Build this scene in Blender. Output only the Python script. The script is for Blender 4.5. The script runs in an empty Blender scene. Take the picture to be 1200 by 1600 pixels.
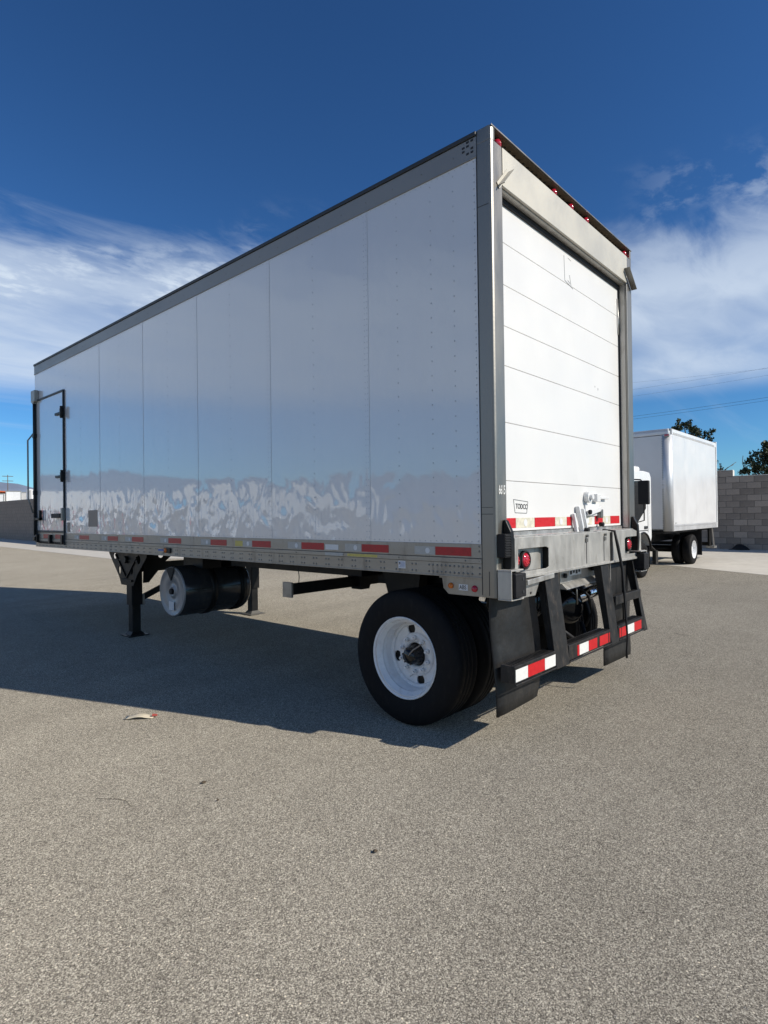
import bpy, bmesh, math, random
from mathutils import Vector, Matrix
from mathutils.geometry import tessellate_polygon
random.seed(7)
rad = math.radians
scene = bpy.context.scene
COL = scene.collection

# ------------------------------------------------------------------ camera
cam_data = bpy.data.cameras.new('camera')
cam = bpy.data.objects.new('camera', cam_data)
COL.objects.link(cam)
YAW, PIT, ROL = 0.8365, 0.0066, -0.0127
CAM = Vector((-4.6608, -2.0456, 1.599))
fwd = Vector((math.sin(YAW) * math.cos(PIT), math.cos(YAW) * math.cos(PIT), math.sin(PIT)))
r0 = Vector((math.cos(YAW), -math.sin(YAW), 0))
u0 = r0.cross(fwd)
rgt = r0 * math.cos(ROL) + u0 * math.sin(ROL)
upv = rgt.cross(fwd)
m3 = Matrix((rgt, upv, -fwd)).transposed()
cam.matrix_world = Matrix.Translation(CAM) @ m3.to_4x4()
cam_data.sensor_fit = 'HORIZONTAL'
cam_data.sensor_width = 36
cam_data.lens = 36 * 919.7 / 1200
cam_data.clip_start = 0.05
cam_data.clip_end = 20000
scene.camera = cam

# ------------------------------------------------------------------ light and sky
SUN_EL = rad(35)
SUN_H = Vector((0.35, -0.937, 0)).normalized()
SUN = (SUN_H * math.cos(SUN_EL) + Vector((0, 0, math.sin(SUN_EL)))).normalized()
sun_d = bpy.data.lights.new('sun', 'SUN')
sun_d.energy = 5.0
sun_d.angle = rad(0.53)
sun_d.color = (1.0, 0.93, 0.82)
sun_o = bpy.data.objects.new('sun', sun_d)
sun_o.rotation_euler = SUN.to_track_quat('Z', 'Y').to_euler()
sun_o.location = (0, 0, 30)
COL.objects.link(sun_o)

world = bpy.data.worlds.new('World')
scene.world = world
world.use_nodes = True
SKY_STRENGTH = 0.053
CLOUD = 0.82
PATCH_OFF = 2.9


def build_world():
    nt = world.node_tree
    nt.nodes.clear()
    N = nt.nodes.new
    L = nt.links.new
    out = N('ShaderNodeOutputWorld')
    bg = N('ShaderNodeBackground')
    bg.inputs['Strength'].default_value = SKY_STRENGTH
    sky = N('ShaderNodeTexSky')
    sky.sky_type = 'NISHITA'
    sky.sun_disc = False
    sky.sun_elevation = SUN_EL
    sky.sun_rotation = math.atan2(SUN_H.x, SUN_H.y)
    sky.altitude = 400
    sky.air_density = 1.0
    sky.dust_density = 0.15
    sky.ozone_density = 3.2
    tc = N('ShaderNodeTexCoord')
    sep = N('ShaderNodeSeparateXYZ')
    L(tc.outputs['Generated'], sep.inputs[0])

    def math_(op, a, b=None, c=None, clamp=False):
        n = N('ShaderNodeMath')
        n.operation = op
        n.use_clamp = clamp
        for i, v in enumerate((a, b, c)):
            if v is None:
                continue
            if isinstance(v, (int, float)):
                n.inputs[i].default_value = v
            else:
                L(v, n.inputs[i])
        return n.outputs[0]

    def mrange(v, a, b, c=0.0, d=1.0):
        n = N('ShaderNodeMapRange')
        n.interpolation_type = 'SMOOTHSTEP'
        L(v, n.inputs[0])
        for i, q in enumerate((a, b, c, d)):
            n.inputs[i + 1].default_value = q
        return n.outputs[0]

    z = sep.outputs['Z']
    zz = math_('MAXIMUM', math_('ADD', z, 0.06), 0.03)
    px = math_('DIVIDE', sep.outputs['X'], zz)
    py = math_('DIVIDE', sep.outputs['Y'], zz)
    comb = N('ShaderNodeCombineXYZ')
    L(px, comb.inputs[0])
    L(py, comb.inputs[1])

    def noise(scale, detail, rough, dist, rot=0, stretch=(1, 1, 1), off=(0, 0, 0)):
        mp = N('ShaderNodeMapping')
        mp.inputs['Rotation'].default_value = (0, 0, rad(rot))
        mp.inputs['Scale'].default_value = stretch
        mp.inputs['Location'].default_value = off
        L(comb.outputs[0], mp.inputs[0])
        n = N('ShaderNodeTexNoise')
        n.inputs['Scale'].default_value = scale
        n.inputs['Detail'].default_value = detail
        n.inputs['Roughness'].default_value = rough
        n.inputs['Distortion'].default_value = dist
        L(mp.outputs[0], n.inputs['Vector'])
        return n.outputs[0]

    # veil of cirrus in a low band of the sky, all the way round
    big = noise(0.55, 4, 0.5, 0.3, 20, (0.55, 1.3, 1), (1.3, 0.4, 0))
    fine = noise(2.0, 9, 0.6, 0.5, -35, (1.0, 2.2, 1), (0.2, 3.1, 0))
    patch = noise(0.9, 3, 0.5, 0.2, 10, (1, 1, 1), (PATCH_OFF, 0.3, 0))
    puff = noise(9.0, 7, 0.62, 0.2, 10, (1, 1.3, 1), (5, 2, 0))
    # the edges of the bank wander with the cloud itself
    zw = math_('MULTIPLY_ADD', fine, 0.16, math_('SUBTRACT', z, 0.08))
    band = math_('MULTIPLY', mrange(z, 0.165, 0.215), mrange(zw, 0.43, 0.33))
    thin = math_('MULTIPLY_ADD', mrange(fine, 0.22, 0.70), 0.30, 0.70)
    veil = math_('MULTIPLY', mrange(big, 0.26, 0.48), thin)
    tuft = math_('MULTIPLY', mrange(puff, 0.44, 0.66), mrange(patch, 0.49, 0.62))
    rim = math_('MULTIPLY', mrange(z, 0.27, 0.33), mrange(z, 0.49, 0.42))
    veil = math_('ADD', math_('MULTIPLY', veil, band), math_('MULTIPLY', math_('MULTIPLY', tuft, rim), 0.5))
    # thin streaks lower down
    streak = noise(1.1, 6, 0.55, 0.4, 40, (0.35, 2.6, 1), (2.5, 7.7, 0))
    low = math_('MULTIPLY', math_('MULTIPLY', mrange(z, 0.08, 0.13), mrange(z, 0.25, 0.17)), mrange(streak, 0.50, 0.75))
    fac = math_('MULTIPLY', math_('ADD', veil, math_('MULTIPLY', low, 0.15)), CLOUD, clamp=True)

    gm = N('ShaderNodeGamma')
    gm.inputs['Gamma'].default_value = 1.22
    L(sky.outputs[0], gm.inputs['Color'])
    hs = N('ShaderNodeMix')
    hs.data_type = 'RGBA'
    hs.blend_type = 'MULTIPLY'
    hs.inputs[0].default_value = 1.0
    hs.inputs[7].default_value = (0.62, 1.08, 1.42, 1)
    L(gm.outputs[0], hs.inputs[6])
    mix = N('ShaderNodeMix')
    mix.data_type = 'RGBA'
    L(fac, mix.inputs[0])
    L(hs.outputs[2], mix.inputs[6])
    k = 1.0 / SKY_STRENGTH
    mix.inputs[7].default_value = (0.66 * k, 0.76 * k, 0.89 * k, 1)
    L(mix.outputs[2], bg.inputs['Color'])
    L(bg.outputs[0], out.inputs['Surface'])


build_world()
scene.view_settings.view_transform = 'Standard'
scene.view_settings.look = 'None'
scene.view_settings.exposure = 0.0
scene.view_settings.gamma = 1.0
scene.view_settings.use_curve_mapping = False

# ------------------------------------------------------------------ materials
MATS = {}


class NT:
    """small node helper around one material"""

    def __init__(self, name):
        self.m = bpy.data.materials.new(name)
        self.m.use_nodes = True
        self.t = self.m.node_tree
        self.t.nodes.clear()
        self.out = self.n('ShaderNodeOutputMaterial')
        self.p = self.n('ShaderNodeBsdfPrincipled')
        self.l(self.p.outputs[0], self.out.inputs['Surface'])
        self.tc = self.n('ShaderNodeTexCoord')

    def n(self, k):
        return self.t.nodes.new(k)

    def l(self, a, b):
        self.t.links.new(a, b)

    def set(self, **kw):
        for k, v in kw.items():
            s = self.p.inputs[k.replace('_', ' ')]
            if isinstance(v, bpy.types.NodeSocket):
                self.l(v, s)
            else:
                s.default_value = v if not isinstance(v, tuple) or len(v) == 4 else (*v, 1)

    def vec(self, scale=(1, 1, 1), coord='Object', rot=(0, 0, 0)):
        mp = self.n('ShaderNodeMapping')
        mp.inputs['Scale'].default_value = scale
        mp.inputs['Rotation'].default_value = rot
        self.l(self.tc.outputs[coord], mp.inputs[0])
        return mp.outputs[0]

    def noise(self, v, scale, detail=4, rough=0.55, dist=0.0):
        n = self.n('ShaderNodeTexNoise')
        n.inputs['Scale'].default_value = scale
        n.inputs['Detail'].default_value = detail
        n.inputs['Roughness'].default_value = rough
        n.inputs['Distortion'].default_value = dist
        self.l(v, n.inputs['Vector'])
        return n.outputs[0]

    def voro(self, v, scale, out='Color', feature='F1'):
        n = self.n('ShaderNodeTexVoronoi')
        n.feature = feature
        n.inputs['Scale'].default_value = scale
        self.l(v, n.inputs['Vector'])
        return n.outputs[out]

    def ramp(self, f, stops):
        n = self.n('ShaderNodeValToRGB')
        el = n.color_ramp.elements
        while len(el) < len(stops):
            el.new(0.5)
        for e, (p, c) in zip(el, stops):
            e.position = p
            e.color = (*c, 1) if len(c) == 3 else c
        self.l(f, n.inputs[0])
        return n.outputs[0]

    def mr(self, f, a, b, c=0.0, d=1.0, smooth=True):
        n = self.n('ShaderNodeMapRange')
        if smooth:
            n.interpolation_type = 'SMOOTHSTEP'
        self.l(f, n.inputs[0])
        for i, q in enumerate((a, b, c, d)):
            n.inputs[i + 1].default_value = q
        return n.outputs[0]

    def ma(self, op, a, b=None, clamp=False):
        n = self.n('ShaderNodeMath')
        n.operation = op
        n.use_clamp = clamp
        for i, v in enumerate((a, b)):
            if v is None:
                continue
            if isinstance(v, (int, float)):
                n.inputs[i].default_value = v
            else:
                self.l(v, n.inputs[i])
        return n.outputs[0]

    def mix(self, f, a, b, mode='MIX'):
        n = self.n('ShaderNodeMix')
        n.data_type = 'RGBA'
        n.blend_type = mode
        for i, v in ((0, f), (6, a), (7, b)):
            if isinstance(v, (int, float)):
                n.inputs[i].default_value = v
            elif isinstance(v, tuple):
                n.inputs[i].default_value = (*v, 1)
            else:
                self.l(v, n.inputs[i])
        return n.outputs[2]

    def bump(self, h, dist=1.0, strength=1.0, normal=None):
        n = self.n('ShaderNodeBump')
        n.inputs['Strength'].default_value = strength
        n.inputs['Distance'].default_value = dist
        self.l(h, n.inputs['Height'])
        if normal is not None:
            self.l(normal, n.inputs['Normal'])
        return n.outputs[0]


def paint(name, col, rough=0.4, metal=0.0, var=0.12, scale=6.0, stretch=(1, 1, 1), bump=0.0, bscale=60.0, dirt=None,
          coat=0.0, spec=0.5, drough=0.0):
    t = NT(name)
    v = t.vec(stretch)
    n = t.noise(v, scale, 6, 0.6, 0.2)
    lo = tuple(c * (1 - var) for c in col)
    hi = tuple(min(1, c * (1 + var)) for c in col)
    c = t.ramp(n, [(0.3, lo), (0.7, hi)])
    if dirt:
        d = t.noise(t.vec((1, 1, 0.35)), scale * 1.7, 8, 0.7, 0.3)
        c = t.mix(t.mr(d, 0.5, 0.75, 0, dirt[1]), c, dirt[0])
    t.set(Base_Color=c, Metallic=metal, Specular_IOR_Level=spec, Coat_Weight=coat, Coat_Roughness=0.08)
    t.set(Roughness=t.mr(n, 0.3, 0.7, max(0.02, rough - 0.07), min(1, rough + 0.07)))
    if bump:
        t.set(Normal=t.bump(t.noise(t.vec(), bscale, 5, 0.6), bump))
    MATS[name] = t.m
    return t.m


paint('door_white', (0.70, 0.695, 0.675), 0.38, var=0.015, scale=2.5, dirt=((0.55, 0.54, 0.5), 0.10))
paint('white_gloss', (0.72, 0.725, 0.72), 0.25, var=0.03, scale=3)
paint('rim_white', (0.80, 0.805, 0.81), 0.3, var=0.04, scale=9, dirt=((0.42, 0.36, 0.30), 0.35))
paint('box_white', (0.63, 0.635, 0.635), 0.36, var=0.04, scale=2, bump=0.0015, bscale=2.5, dirt=((0.66, 0.65, 0.62), 0.10))
paint('post_alu', (0.62, 0.63, 0.64), 0.45, metal=0.5, var=0.05, scale=3)
paint('steel', (0.27, 0.255, 0.228), 0.40, metal=0.8, var=0.10, scale=5, stretch=(1, 1, 0.25), bump=0.0006, bscale=45, dirt=((0.30, 0.28, 0.24), 0.35))
paint('header_steel', (0.50, 0.475, 0.41), 0.5, metal=0.25, var=0.05, scale=2.5, stretch=(1, 1, 0.8), bump=0.0005, bscale=30, dirt=((0.45, 0.43, 0.38), 0.25))
paint('sill_steel', (0.46, 0.445, 0.41), 0.48, metal=0.55, var=0.16, scale=9, stretch=(1, 1, 0.4), bump=0.001, bscale=60, dirt=((0.20, 0.18, 0.15), 0.6))
paint('roof_rail_grey', (0.27, 0.268, 0.258), 0.42, metal=0.35, var=0.06, scale=3, stretch=(1, .3, 1))
paint('alu_rail', (0.34, 0.315, 0.275), 0.42, metal=0.5, var=0.14, scale=5, stretch=(1, 0.2, 1.5), bump=0.0005, bscale=30, dirt=((0.12, 0.105, 0.09), 0.6))
paint('rivet_grey', (0.50, 0.52, 0.55), 0.4, metal=0.3)
paint('bolt_grey', (0.22, 0.215, 0.2), 0.4, metal=0.7)
paint('black_paint', (0.010, 0.010, 0.010), 0.42, var=0.25, scale=12, dirt=((0.04, 0.035, 0.03), 0.4), spec=0.25)
paint('black_gloss', (0.008, 0.008, 0.009), 0.14, var=0.2, scale=5)
paint('guard_black', (0.018, 0.018, 0.018), 0.5, var=0.3, scale=14, bump=0.001, bscale=50, dirt=((0.11, 0.085, 0.065), 0.55), spec=0.3)
paint('flap_rubber', (0.018, 0.018, 0.018), 0.45, var=0.25, scale=3.5, bump=0.02, bscale=1.6, dirt=((0.07, 0.063, 0.055), 0.4), spec=0.4)
paint('rubber', (0.011, 0.011, 0.012), 0.6, var=0.3, scale=20, spec=0.3)
paint('tyre_rubber', (0.007, 0.007, 0.008), 0.75, var=0.3, scale=16, dirt=((0.03, 0.027, 0.024), 0.4), spec=0.2)
paint('tank_dark', (0.03, 0.031, 0.034), 0.2, var=0.12, scale=4, dirt=((0.10, 0.09, 0.075), 0.35))
paint('tank_cap', (0.30, 0.30, 0.30), 0.4, metal=0.3, var=0.05, scale=6, dirt=((0.3, 0.29, 0.27), 0.2))
paint('chrome', (0.72, 0.72, 0.73), 0.12, metal=1.0, var=0.1, scale=6)
paint('bright_alu', (0.52, 0.51, 0.48), 0.35, metal=0.7, var=0.25, scale=11, dirt=((0.15, 0.13, 0.1), 0.5))
paint('tape_red', (0.52, 0.012, 0.016), 0.35, var=0.12, scale=40)
paint('tape_white', (0.74, 0.74, 0.71), 0.35, var=0.05, scale=40)
paint('tape_old', (0.62, 0.59, 0.47), 0.4, var=0.15, scale=30, dirt=((0.35, 0.31, 0.22), 0.6))
paint('tape_side_red', (0.40, 0.010, 0.014), 0.38, var=0.15, scale=30, dirt=((0.2, 0.03, 0.03), 0.4))  # darker copy of the red tape, the side's shade in its colour
paint('tape_side_pale', (0.42, 0.42, 0.40), 0.45, var=0.1, scale=30)  # white tape greyed, with the side wall's shade in the colour
paint('lens_red', (0.46, 0.012, 0.03), 0.16, var=0.1, scale=30, coat=0.6)
paint('lens_amber', (0.62, 0.16, 0.02), 0.2, var=0.15, scale=40)
paint('yellow_label', (0.55, 0.46, 0.12), 0.5, var=0.15, scale=30)
paint('white_label', (0.66, 0.67, 0.68), 0.45, var=0.05, scale=50)
paint('blue_label', (0.04, 0.12, 0.4), 0.45, var=0.1, scale=50)
paint('ink', (0.02, 0.02, 0.022), 0.5)
paint('etch', (0.16, 0.17, 0.17), 0.5)
paint('seal_dark', (0.03, 0.033, 0.037), 0.5, var=0.2)
paint('recess_brown', (0.13, 0.105, 0.075), 0.6, var=0.25, scale=14, dirt=((0.05, 0.04, 0.03), 0.6))
paint('patch_tan', (0.33, 0.27, 0.22), 0.6, var=0.1)
paint('glass_dark', (0.01, 0.013, 0.014), 0.05, var=0.1, coat=1.0)
paint('orange_paint', (0.62, 0.12, 0.02), 0.5, var=0.1)
paint('container_grey', (0.42, 0.42, 0.42), 0.5, var=0.1, scale=2)
paint('cap_pale', (0.62, 0.60, 0.55), 0.8, var=0.08)
paint('grit', (0.34, 0.32, 0.28), 0.9, var=0.3, scale=200)
paint('mortar', (0.13, 0.125, 0.115), 0.9, var=0.1, scale=30)
paint('pole_wood', (0.12, 0.09, 0.065), 0.8, var=0.2)
paint('wire_black', (0.02, 0.02, 0.022), 0.5)
paint('bark', (0.09, 0.07, 0.05), 0.9, var=0.3, scale=9)
paint('paper', (0.66, 0.58, 0.43), 0.8, var=0.12, scale=25)
paint('paper_red', (0.45, 0.08, 0.06), 0.7)
paint('leaf_dry', (0.07, 0.05, 0.03), 0.9, var=0.3)
paint('mountain_rock', (0.22, 0.27, 0.36), 0.95, var=0.15, scale=0.004)  # distance haze is put into this blue-grey rock colour
paint('dusty_pad', (0.10, 0.095, 0.085), 0.8, var=0.2, scale=20)


def block_mat(name, base):
    t = NT(name)
    oi = t.n('ShaderNodeObjectInfo')
    v = t.vec()
    f = t.noise(v, 60, 6, 0.7)
    g = t.noise(t.vec((1, 1, 1)), 2.5, 4, 0.6)
    c = t.mix(t.mr(oi.outputs['Random'], 0, 1, 0, 1, False), tuple(b * 0.66 for b in base), tuple(b * 1.25 for b in base))
    c = t.mix(t.mr(f, 0.35, 0.7, 0, 0.45), c, tuple(b * 0.5 for b in base))
    c = t.mix(t.mr(g, 0.45, 0.75, 0, 0.3), c, tuple(b * 1.35 for b in base))
    t.set(Base_Color=c, Roughness=0.92, Normal=t.bump(f, 0.004))
    MATS[name] = t.m


block_mat('cinder_block', (0.31, 0.265, 0.225))


def leaf_mat(name, a, b):
    t = NT(name)
    oi = t.n('ShaderNodeNewGeometry')
    c = t.mix(oi.outputs['Random Per Island'], a, b)
    t.set(Base_Color=c, Roughness=0.55, Specular_IOR_Level=0.35)
    MATS[name] = t.m


leaf_mat('leaf_dark', (0.012, 0.022, 0.008), (0.06, 0.075, 0.03))
leaf_mat('leaf_olive', (0.015, 0.02, 0.010), (0.07, 0.07, 0.035))


def asphalt():
    t = NT('asphalt')
    v = t.vec((1, 1, 1))
    geo = t.n('ShaderNodeNewGeometry')
    cell = t.voro(v, 250.0)
    sepc = t.n('ShaderNodeSeparateColor')
    t.l(cell, sepc.inputs[0])
    cell2 = t.voro(v, 120.0)
    sep2 = t.n('ShaderNodeSeparateColor')
    t.l(cell2, sep2.inputs[0])
    fine = t.noise(v, 420, 3, 0.7)
    mid = t.noise(v, 38, 6, 0.7)
    base = t.ramp(sepc.outputs[0], [(0.0, (0.035, 0.031, 0.027)), (0.24, (0.095, 0.088, 0.077)), (0.50, (0.215, 0.201, 0.175)),
                                    (0.78, (0.335, 0.313, 0.27)), (1.0, (0.60, 0.57, 0.50))])
    b2 = t.ramp(sep2.outputs[1], [(0.0, (0.10, 0.094, 0.086)), (0.45, (0.20, 0.188, 0.168)), (0.82, (0.28, 0.262, 0.23)),
                                  (1.0, (0.42, 0.40, 0.36))])
    c = t.mix(0.22, base, b2)
    c = t.mix(t.mr(fine, 0.35, 0.7, 0, 0.35), c, (0.10, 0.094, 0.085))
    # worn bright chips
    chip = t.voro(v, 24.0, 'Distance')
    c = t.mix(t.mr(chip, 0.11, 0.07, 0, 0.8), c, (0.60, 0.56, 0.48))
    # broad patches, tyre polish and stains
    big = t.noise(t.vec((1, 1, 1)), 0.35, 5, 0.55, 0.6)
    med = t.noise(t.vec((1, 1, 1)), 2.2, 6, 0.62, 0.4)
    lane = t.noise(t.vec((0.10, 1.1, 1), rot=(0, 0, rad(-62))), 1.3, 5, 0.6, 0.5)
    tone = t.ma('ADD', t.ma('MULTIPLY', big, 0.38), t.ma('ADD', t.ma('MULTIPLY', med, 0.36), t.ma('MULTIPLY', lane, 0.34)))
    k = t.mr(tone, 0.36, 0.76, 1.34, 1.84, False)
    hsv = t.n('ShaderNodeHueSaturation')
    t.l(c, hsv.inputs['Color'])
    t.l(k, hsv.inputs['Value'])
    hsv.inputs['Saturation'].default_value = 1.5
    c = hsv.outputs[0]
    spot = t.noise(t.vec((1, 1, 1)), 1.7, 3, 0.5, 1.2)
    c = t.mix(t.mr(spot, 0.70, 0.78, 0, 0.45), c, (0.07, 0.062, 0.055))
    h = t.ma('ADD', t.ma('MULTIPLY', sepc.outputs[1], 0.0026), t.ma('MULTIPLY', mid, 0.0022))
    t.set(Base_Color=c, Roughness=0.9, Specular_IOR_Level=0.05, Normal=t.bump(h, 1.0))
    if 'Diffuse Roughness' in t.p.inputs:
        t.set(Diffuse_Roughness=0.4)
    MATS['asphalt'] = t.m


asphalt()


def concrete():
    t = NT('concrete')
    v = t.vec()
    n = t.noise(v, 3, 8, 0.7, 0.4)
    f = t.noise(v, 90, 4, 0.6)
    c = t.ramp(n, [(0.3, (0.50, 0.465, 0.40)), (0.7, (0.62, 0.585, 0.51))])
    c = t.mix(t.mr(f, 0.4, 0.7, 0, 0.25), c, (0.38, 0.355, 0.31))
    t.set(Base_Color=c, Roughness=0.9, Normal=t.bump(f, 0.003))
    MATS['concrete'] = t.m


concrete()


def side_panel_mat():
    """pre-painted aluminium skin: glossy white, with the ripples of old riveted sheet low down"""
    t = NT('panel_white')
    sep = t.n('ShaderNodeSeparateXYZ')
    t.l(t.tc.outputs['Object'], sep.inputs[0])
    y, z = sep.outputs['Y'], sep.outputs['Z']
    lowz = t.mr(z, 2.05, 1.6)
    front = t.mr(y, -3.9, 0.2, 0.42, 1.0)
    a1 = t.noise(t.vec((1, 3.1, 2.3)), 1.0, 0, 0.4, 0.8)
    a2 = t.noise(t.vec((1, 7.5, 4.2)), 1.0, 0, 0.4, 1.2)
    # the sheet bellies between the posts that hold it (every 0.3125 m)
    col = t.n('ShaderNodeMath')
    col.operation = 'PINGPONG'
    t.l(t.ma('ADD', y, 0.035), col.inputs[0])
    col.inputs[1].default_value = 0.15625
    post = t.mr(col.outputs[0], 0.0, 0.10, 1.0, 0.0)
    pn = t.noise(t.vec((1, 6.0, 7.0)), 1.0, 0, 0.4, 0.6)
    h = t.ma('ADD', t.ma('MULTIPLY', t.ma('SUBTRACT', a1, 0.5), 0.020), t.ma('MULTIPLY', t.ma('SUBTRACT', a2, 0.5), 0.0085))
    h = t.ma('ADD', h, t.ma('MULTIPLY', t.ma('MULTIPLY', post, t.ma('SUBTRACT', pn, 0.5)), 0.0090))
    h = t.ma('MULTIPLY', h, t.ma('MULTIPLY', lowz, front))
    up1 = t.noise(t.vec((1, 1.0, 0.5)), 1.2, 1, 0.4, 0.5)
    h = t.ma('ADD', h, t.ma('MULTIPLY', up1, 0.0024))
    h = t.ma('ADD', h, t.ma('MULTIPLY', post, 0.00035))
    dirt = t.noise(t.vec((1, 3, 0.6)), 2.0, 8, 0.65, 0.3)
    c = t.mix(t.mr(dirt, 0.45, 0.8, 0, 0.12), (0.70, 0.71, 0.72), (0.58, 0.58, 0.56))
    t.set(Base_Color=c, Roughness=0.30, Specular_IOR_Level=0.5, Coat_Weight=1.0, Coat_Roughness=0.045, Coat_IOR=1.85)
    nb = t.bump(h, 1.0)
    t.set(Normal=nb)
    t.set(Coat_Normal=nb)
    MATS['panel_white'] = t.m


side_panel_mat()

# ------------------------------------------------------------------ mesh helpers


class MB:
    def __init__(self):
        self.v, self.f, self.s = [], [], []

    def add(self, vs, fs, smooth=False):
        o = len(self.v)
        self.v += [Vector(p) for p in vs]
        self.f += [tuple(o + i for i in f) for f in fs]
        self.s += [smooth] * len(fs)
        return self

    def box(self, x0, x1, y0, y1, z0, z1):
        x0, x1 = min(x0, x1), max(x0, x1)
        y0, y1 = min(y0, y1), max(y0, y1)
        z0, z1 = min(z0, z1), max(z0, z1)
        vs = [(x, y, z) for z in (z0, z1) for y in (y0, y1) for x in (x0, x1)]
        return self.hexa(vs)

    def hexa(self, vs):
        return self.add(vs, [(0, 2, 3, 1), (4, 5, 7, 6), (0, 1, 5, 4), (2, 6, 7, 3), (0, 4, 6, 2), (1, 3, 7, 5)])

    def beam(self, p0, p1, w, h, up=(0, 0, 1)):
        p0, p1 = Vector(p0), Vector(p1)
        d = (p1 - p0).normalized()
        s = d.cross(Vector(up)).normalized()
        u = s.cross(d)
        vs = []
        for p in (p0, p1):
            for b in (-h / 2, h / 2):
                for a in (-w / 2, w / 2):
                    vs.append(p + s * a + u * b)
        return self.add(vs, [(0, 2, 3, 1), (4, 5, 7, 6), (0, 1, 5, 4), (2, 6, 7, 3), (0, 4, 6, 2), (1, 3, 7, 5)])

    def lathe(self, prof, origin, axis, n=24, smooth=True, close=False, squash=None):
        """prof: list of (distance along axis, radius)"""
        o, ax = Vector(origin), Vector(axis).normalized()
        a = ax.orthogonal().normalized()
        if abs(ax.z) < 0.5:
            a = Vector((0, 0, 1)) - ax * ax.z
            a.normalize()
        b = ax.cross(a)
        vs, fs = [], []
        for d, r in prof:
            for k in range(n):
                t = 2 * math.pi * k / n
                vs.append(o + ax * d + (a * math.cos(t) + b * math.sin(t)) * r)
        m = len(prof)
        for i in range(m - 1 if not close else m):
            j = (i + 1) % m
            for k in range(n):
                k2 = (k + 1) % n
                fs.append((i * n + k, i * n + k2, j * n + k2, j * n + k))
        self.add(vs, fs, smooth)
        return self

    def cyl(self, p0, p1, r, n=16, r1=None):
        p0, p1 = Vector(p0), Vector(p1)
        ax = p1 - p0
        L_ = ax.length
        o = len(self.v)
        self.lathe([(0, r), (L_, r if r1 is None else r1)], p0, ax, n)
        self.f.append(tuple(o + k for k in range(n))[::-1])
        self.f.append(tuple(o + n + k for k in range(n)))
        self.s += [False, False]
        return self

    def tube(self, pts, r, n=8):
        pts = [Vector(p) for p in pts]
        rings = []
        prev = None
        for i, p in enumerate(pts):
            d = (pts[min(i + 1, len(pts) - 1)] - pts[max(i - 1, 0)]).normalized()
            if prev is None:
                a = d.orthogonal().normalized()
            else:
                a = (prev - d * prev.dot(d)).normalized()
            prev = a
            b = d.cross(a)
            rr = r[i] if isinstance(r, (list, tuple)) else r
            rings.append([p + (a * math.cos(2 * math.pi * k / n) + b * math.sin(2 * math.pi * k / n)) * rr for k in range(n)])
        vs = [q for ring in rings for q in ring]
        fs = []
        for i in range(len(pts) - 1):
            for k in range(n):
                k2 = (k + 1) % n
                fs.append((i * n + k, i * n + k2, (i + 1) * n + k2, (i + 1) * n + k))
        self.add(vs, fs, True)
        o = len(self.v) - len(vs)
        self.f += [tuple(o + k for k in range(n))[::-1], tuple(len(self.v) - n + k for k in range(n))]
        self.s += [False, False]
        return self

    def plate(self, outer, holes, o, u, v, th):
        """flat plate with holes; outer/holes are 2D loops in the frame (o, u, v), thickness th along u x v"""
        o, u, v = Vector(o), Vector(u), Vector(v)
        nrm = u.cross(v).normalized()
        loops = [outer] + list(holes)
        P = [[Vector((a, b, 0)) for a, b in lp] for lp in loops]
        tris = tessellate_polygon(P)
        flat = [p for lp in P for p in lp]
        n = len(flat)
        vs = [o + u * p.x + v * p.y for p in flat] + [o + u * p.x + v * p.y + nrm * th for p in flat]
        fs = []
        for t in tris:
            a, b, c = (flat[i] for i in t)
            ccw = (b - a).cross(c - a).z > 0
            t = tuple(t) if ccw else tuple(t)[::-1]
            fs.append(tuple(i + n for i in t))
            fs.append(t[::-1])
        off = 0
        for lp in loops:
            m = len(lp)
            for k in range(m):
                k2 = (k + 1) % m
                fs.append((off + k, off + k2, off + k2 + n, off + k + n))
            off += m
        return self.add(vs, fs)

    def dome(self, c, nrm, r, h, n=6):
        return self.lathe([(0, r), (h * 0.75, r * 0.72), (h, 0.0001)], c, nrm, n)

    def quad(self, a, b, c, d):
        return self.add([a, b, c, d], [(0, 1, 2, 3)])


def circ(cx, cy, r, n=14, ry=None):
    ry = r if ry is None else ry
    return [(cx + r * math.cos(2 * math.pi * k / n), cy + ry * math.sin(2 * math.pi * k / n)) for k in range(n)]


ORG = {}


def empty(name, loc, label=None, cat=None, group=None, parent=None):
    o = bpy.data.objects.new(name, None)
    COL.objects.link(o)
    off = Vector((0, 0, 0))
    if parent is not None:
        o.parent = parent
        off = ORG[parent.name]
    o.location = Vector(loc) - off
    ORG[o.name] = Vector(loc)
    o.empty_display_size = 0.3
    if label:
        o['label'] = label
        o['category'] = cat
    if group:
        o['group'] = group
    return o


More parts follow.
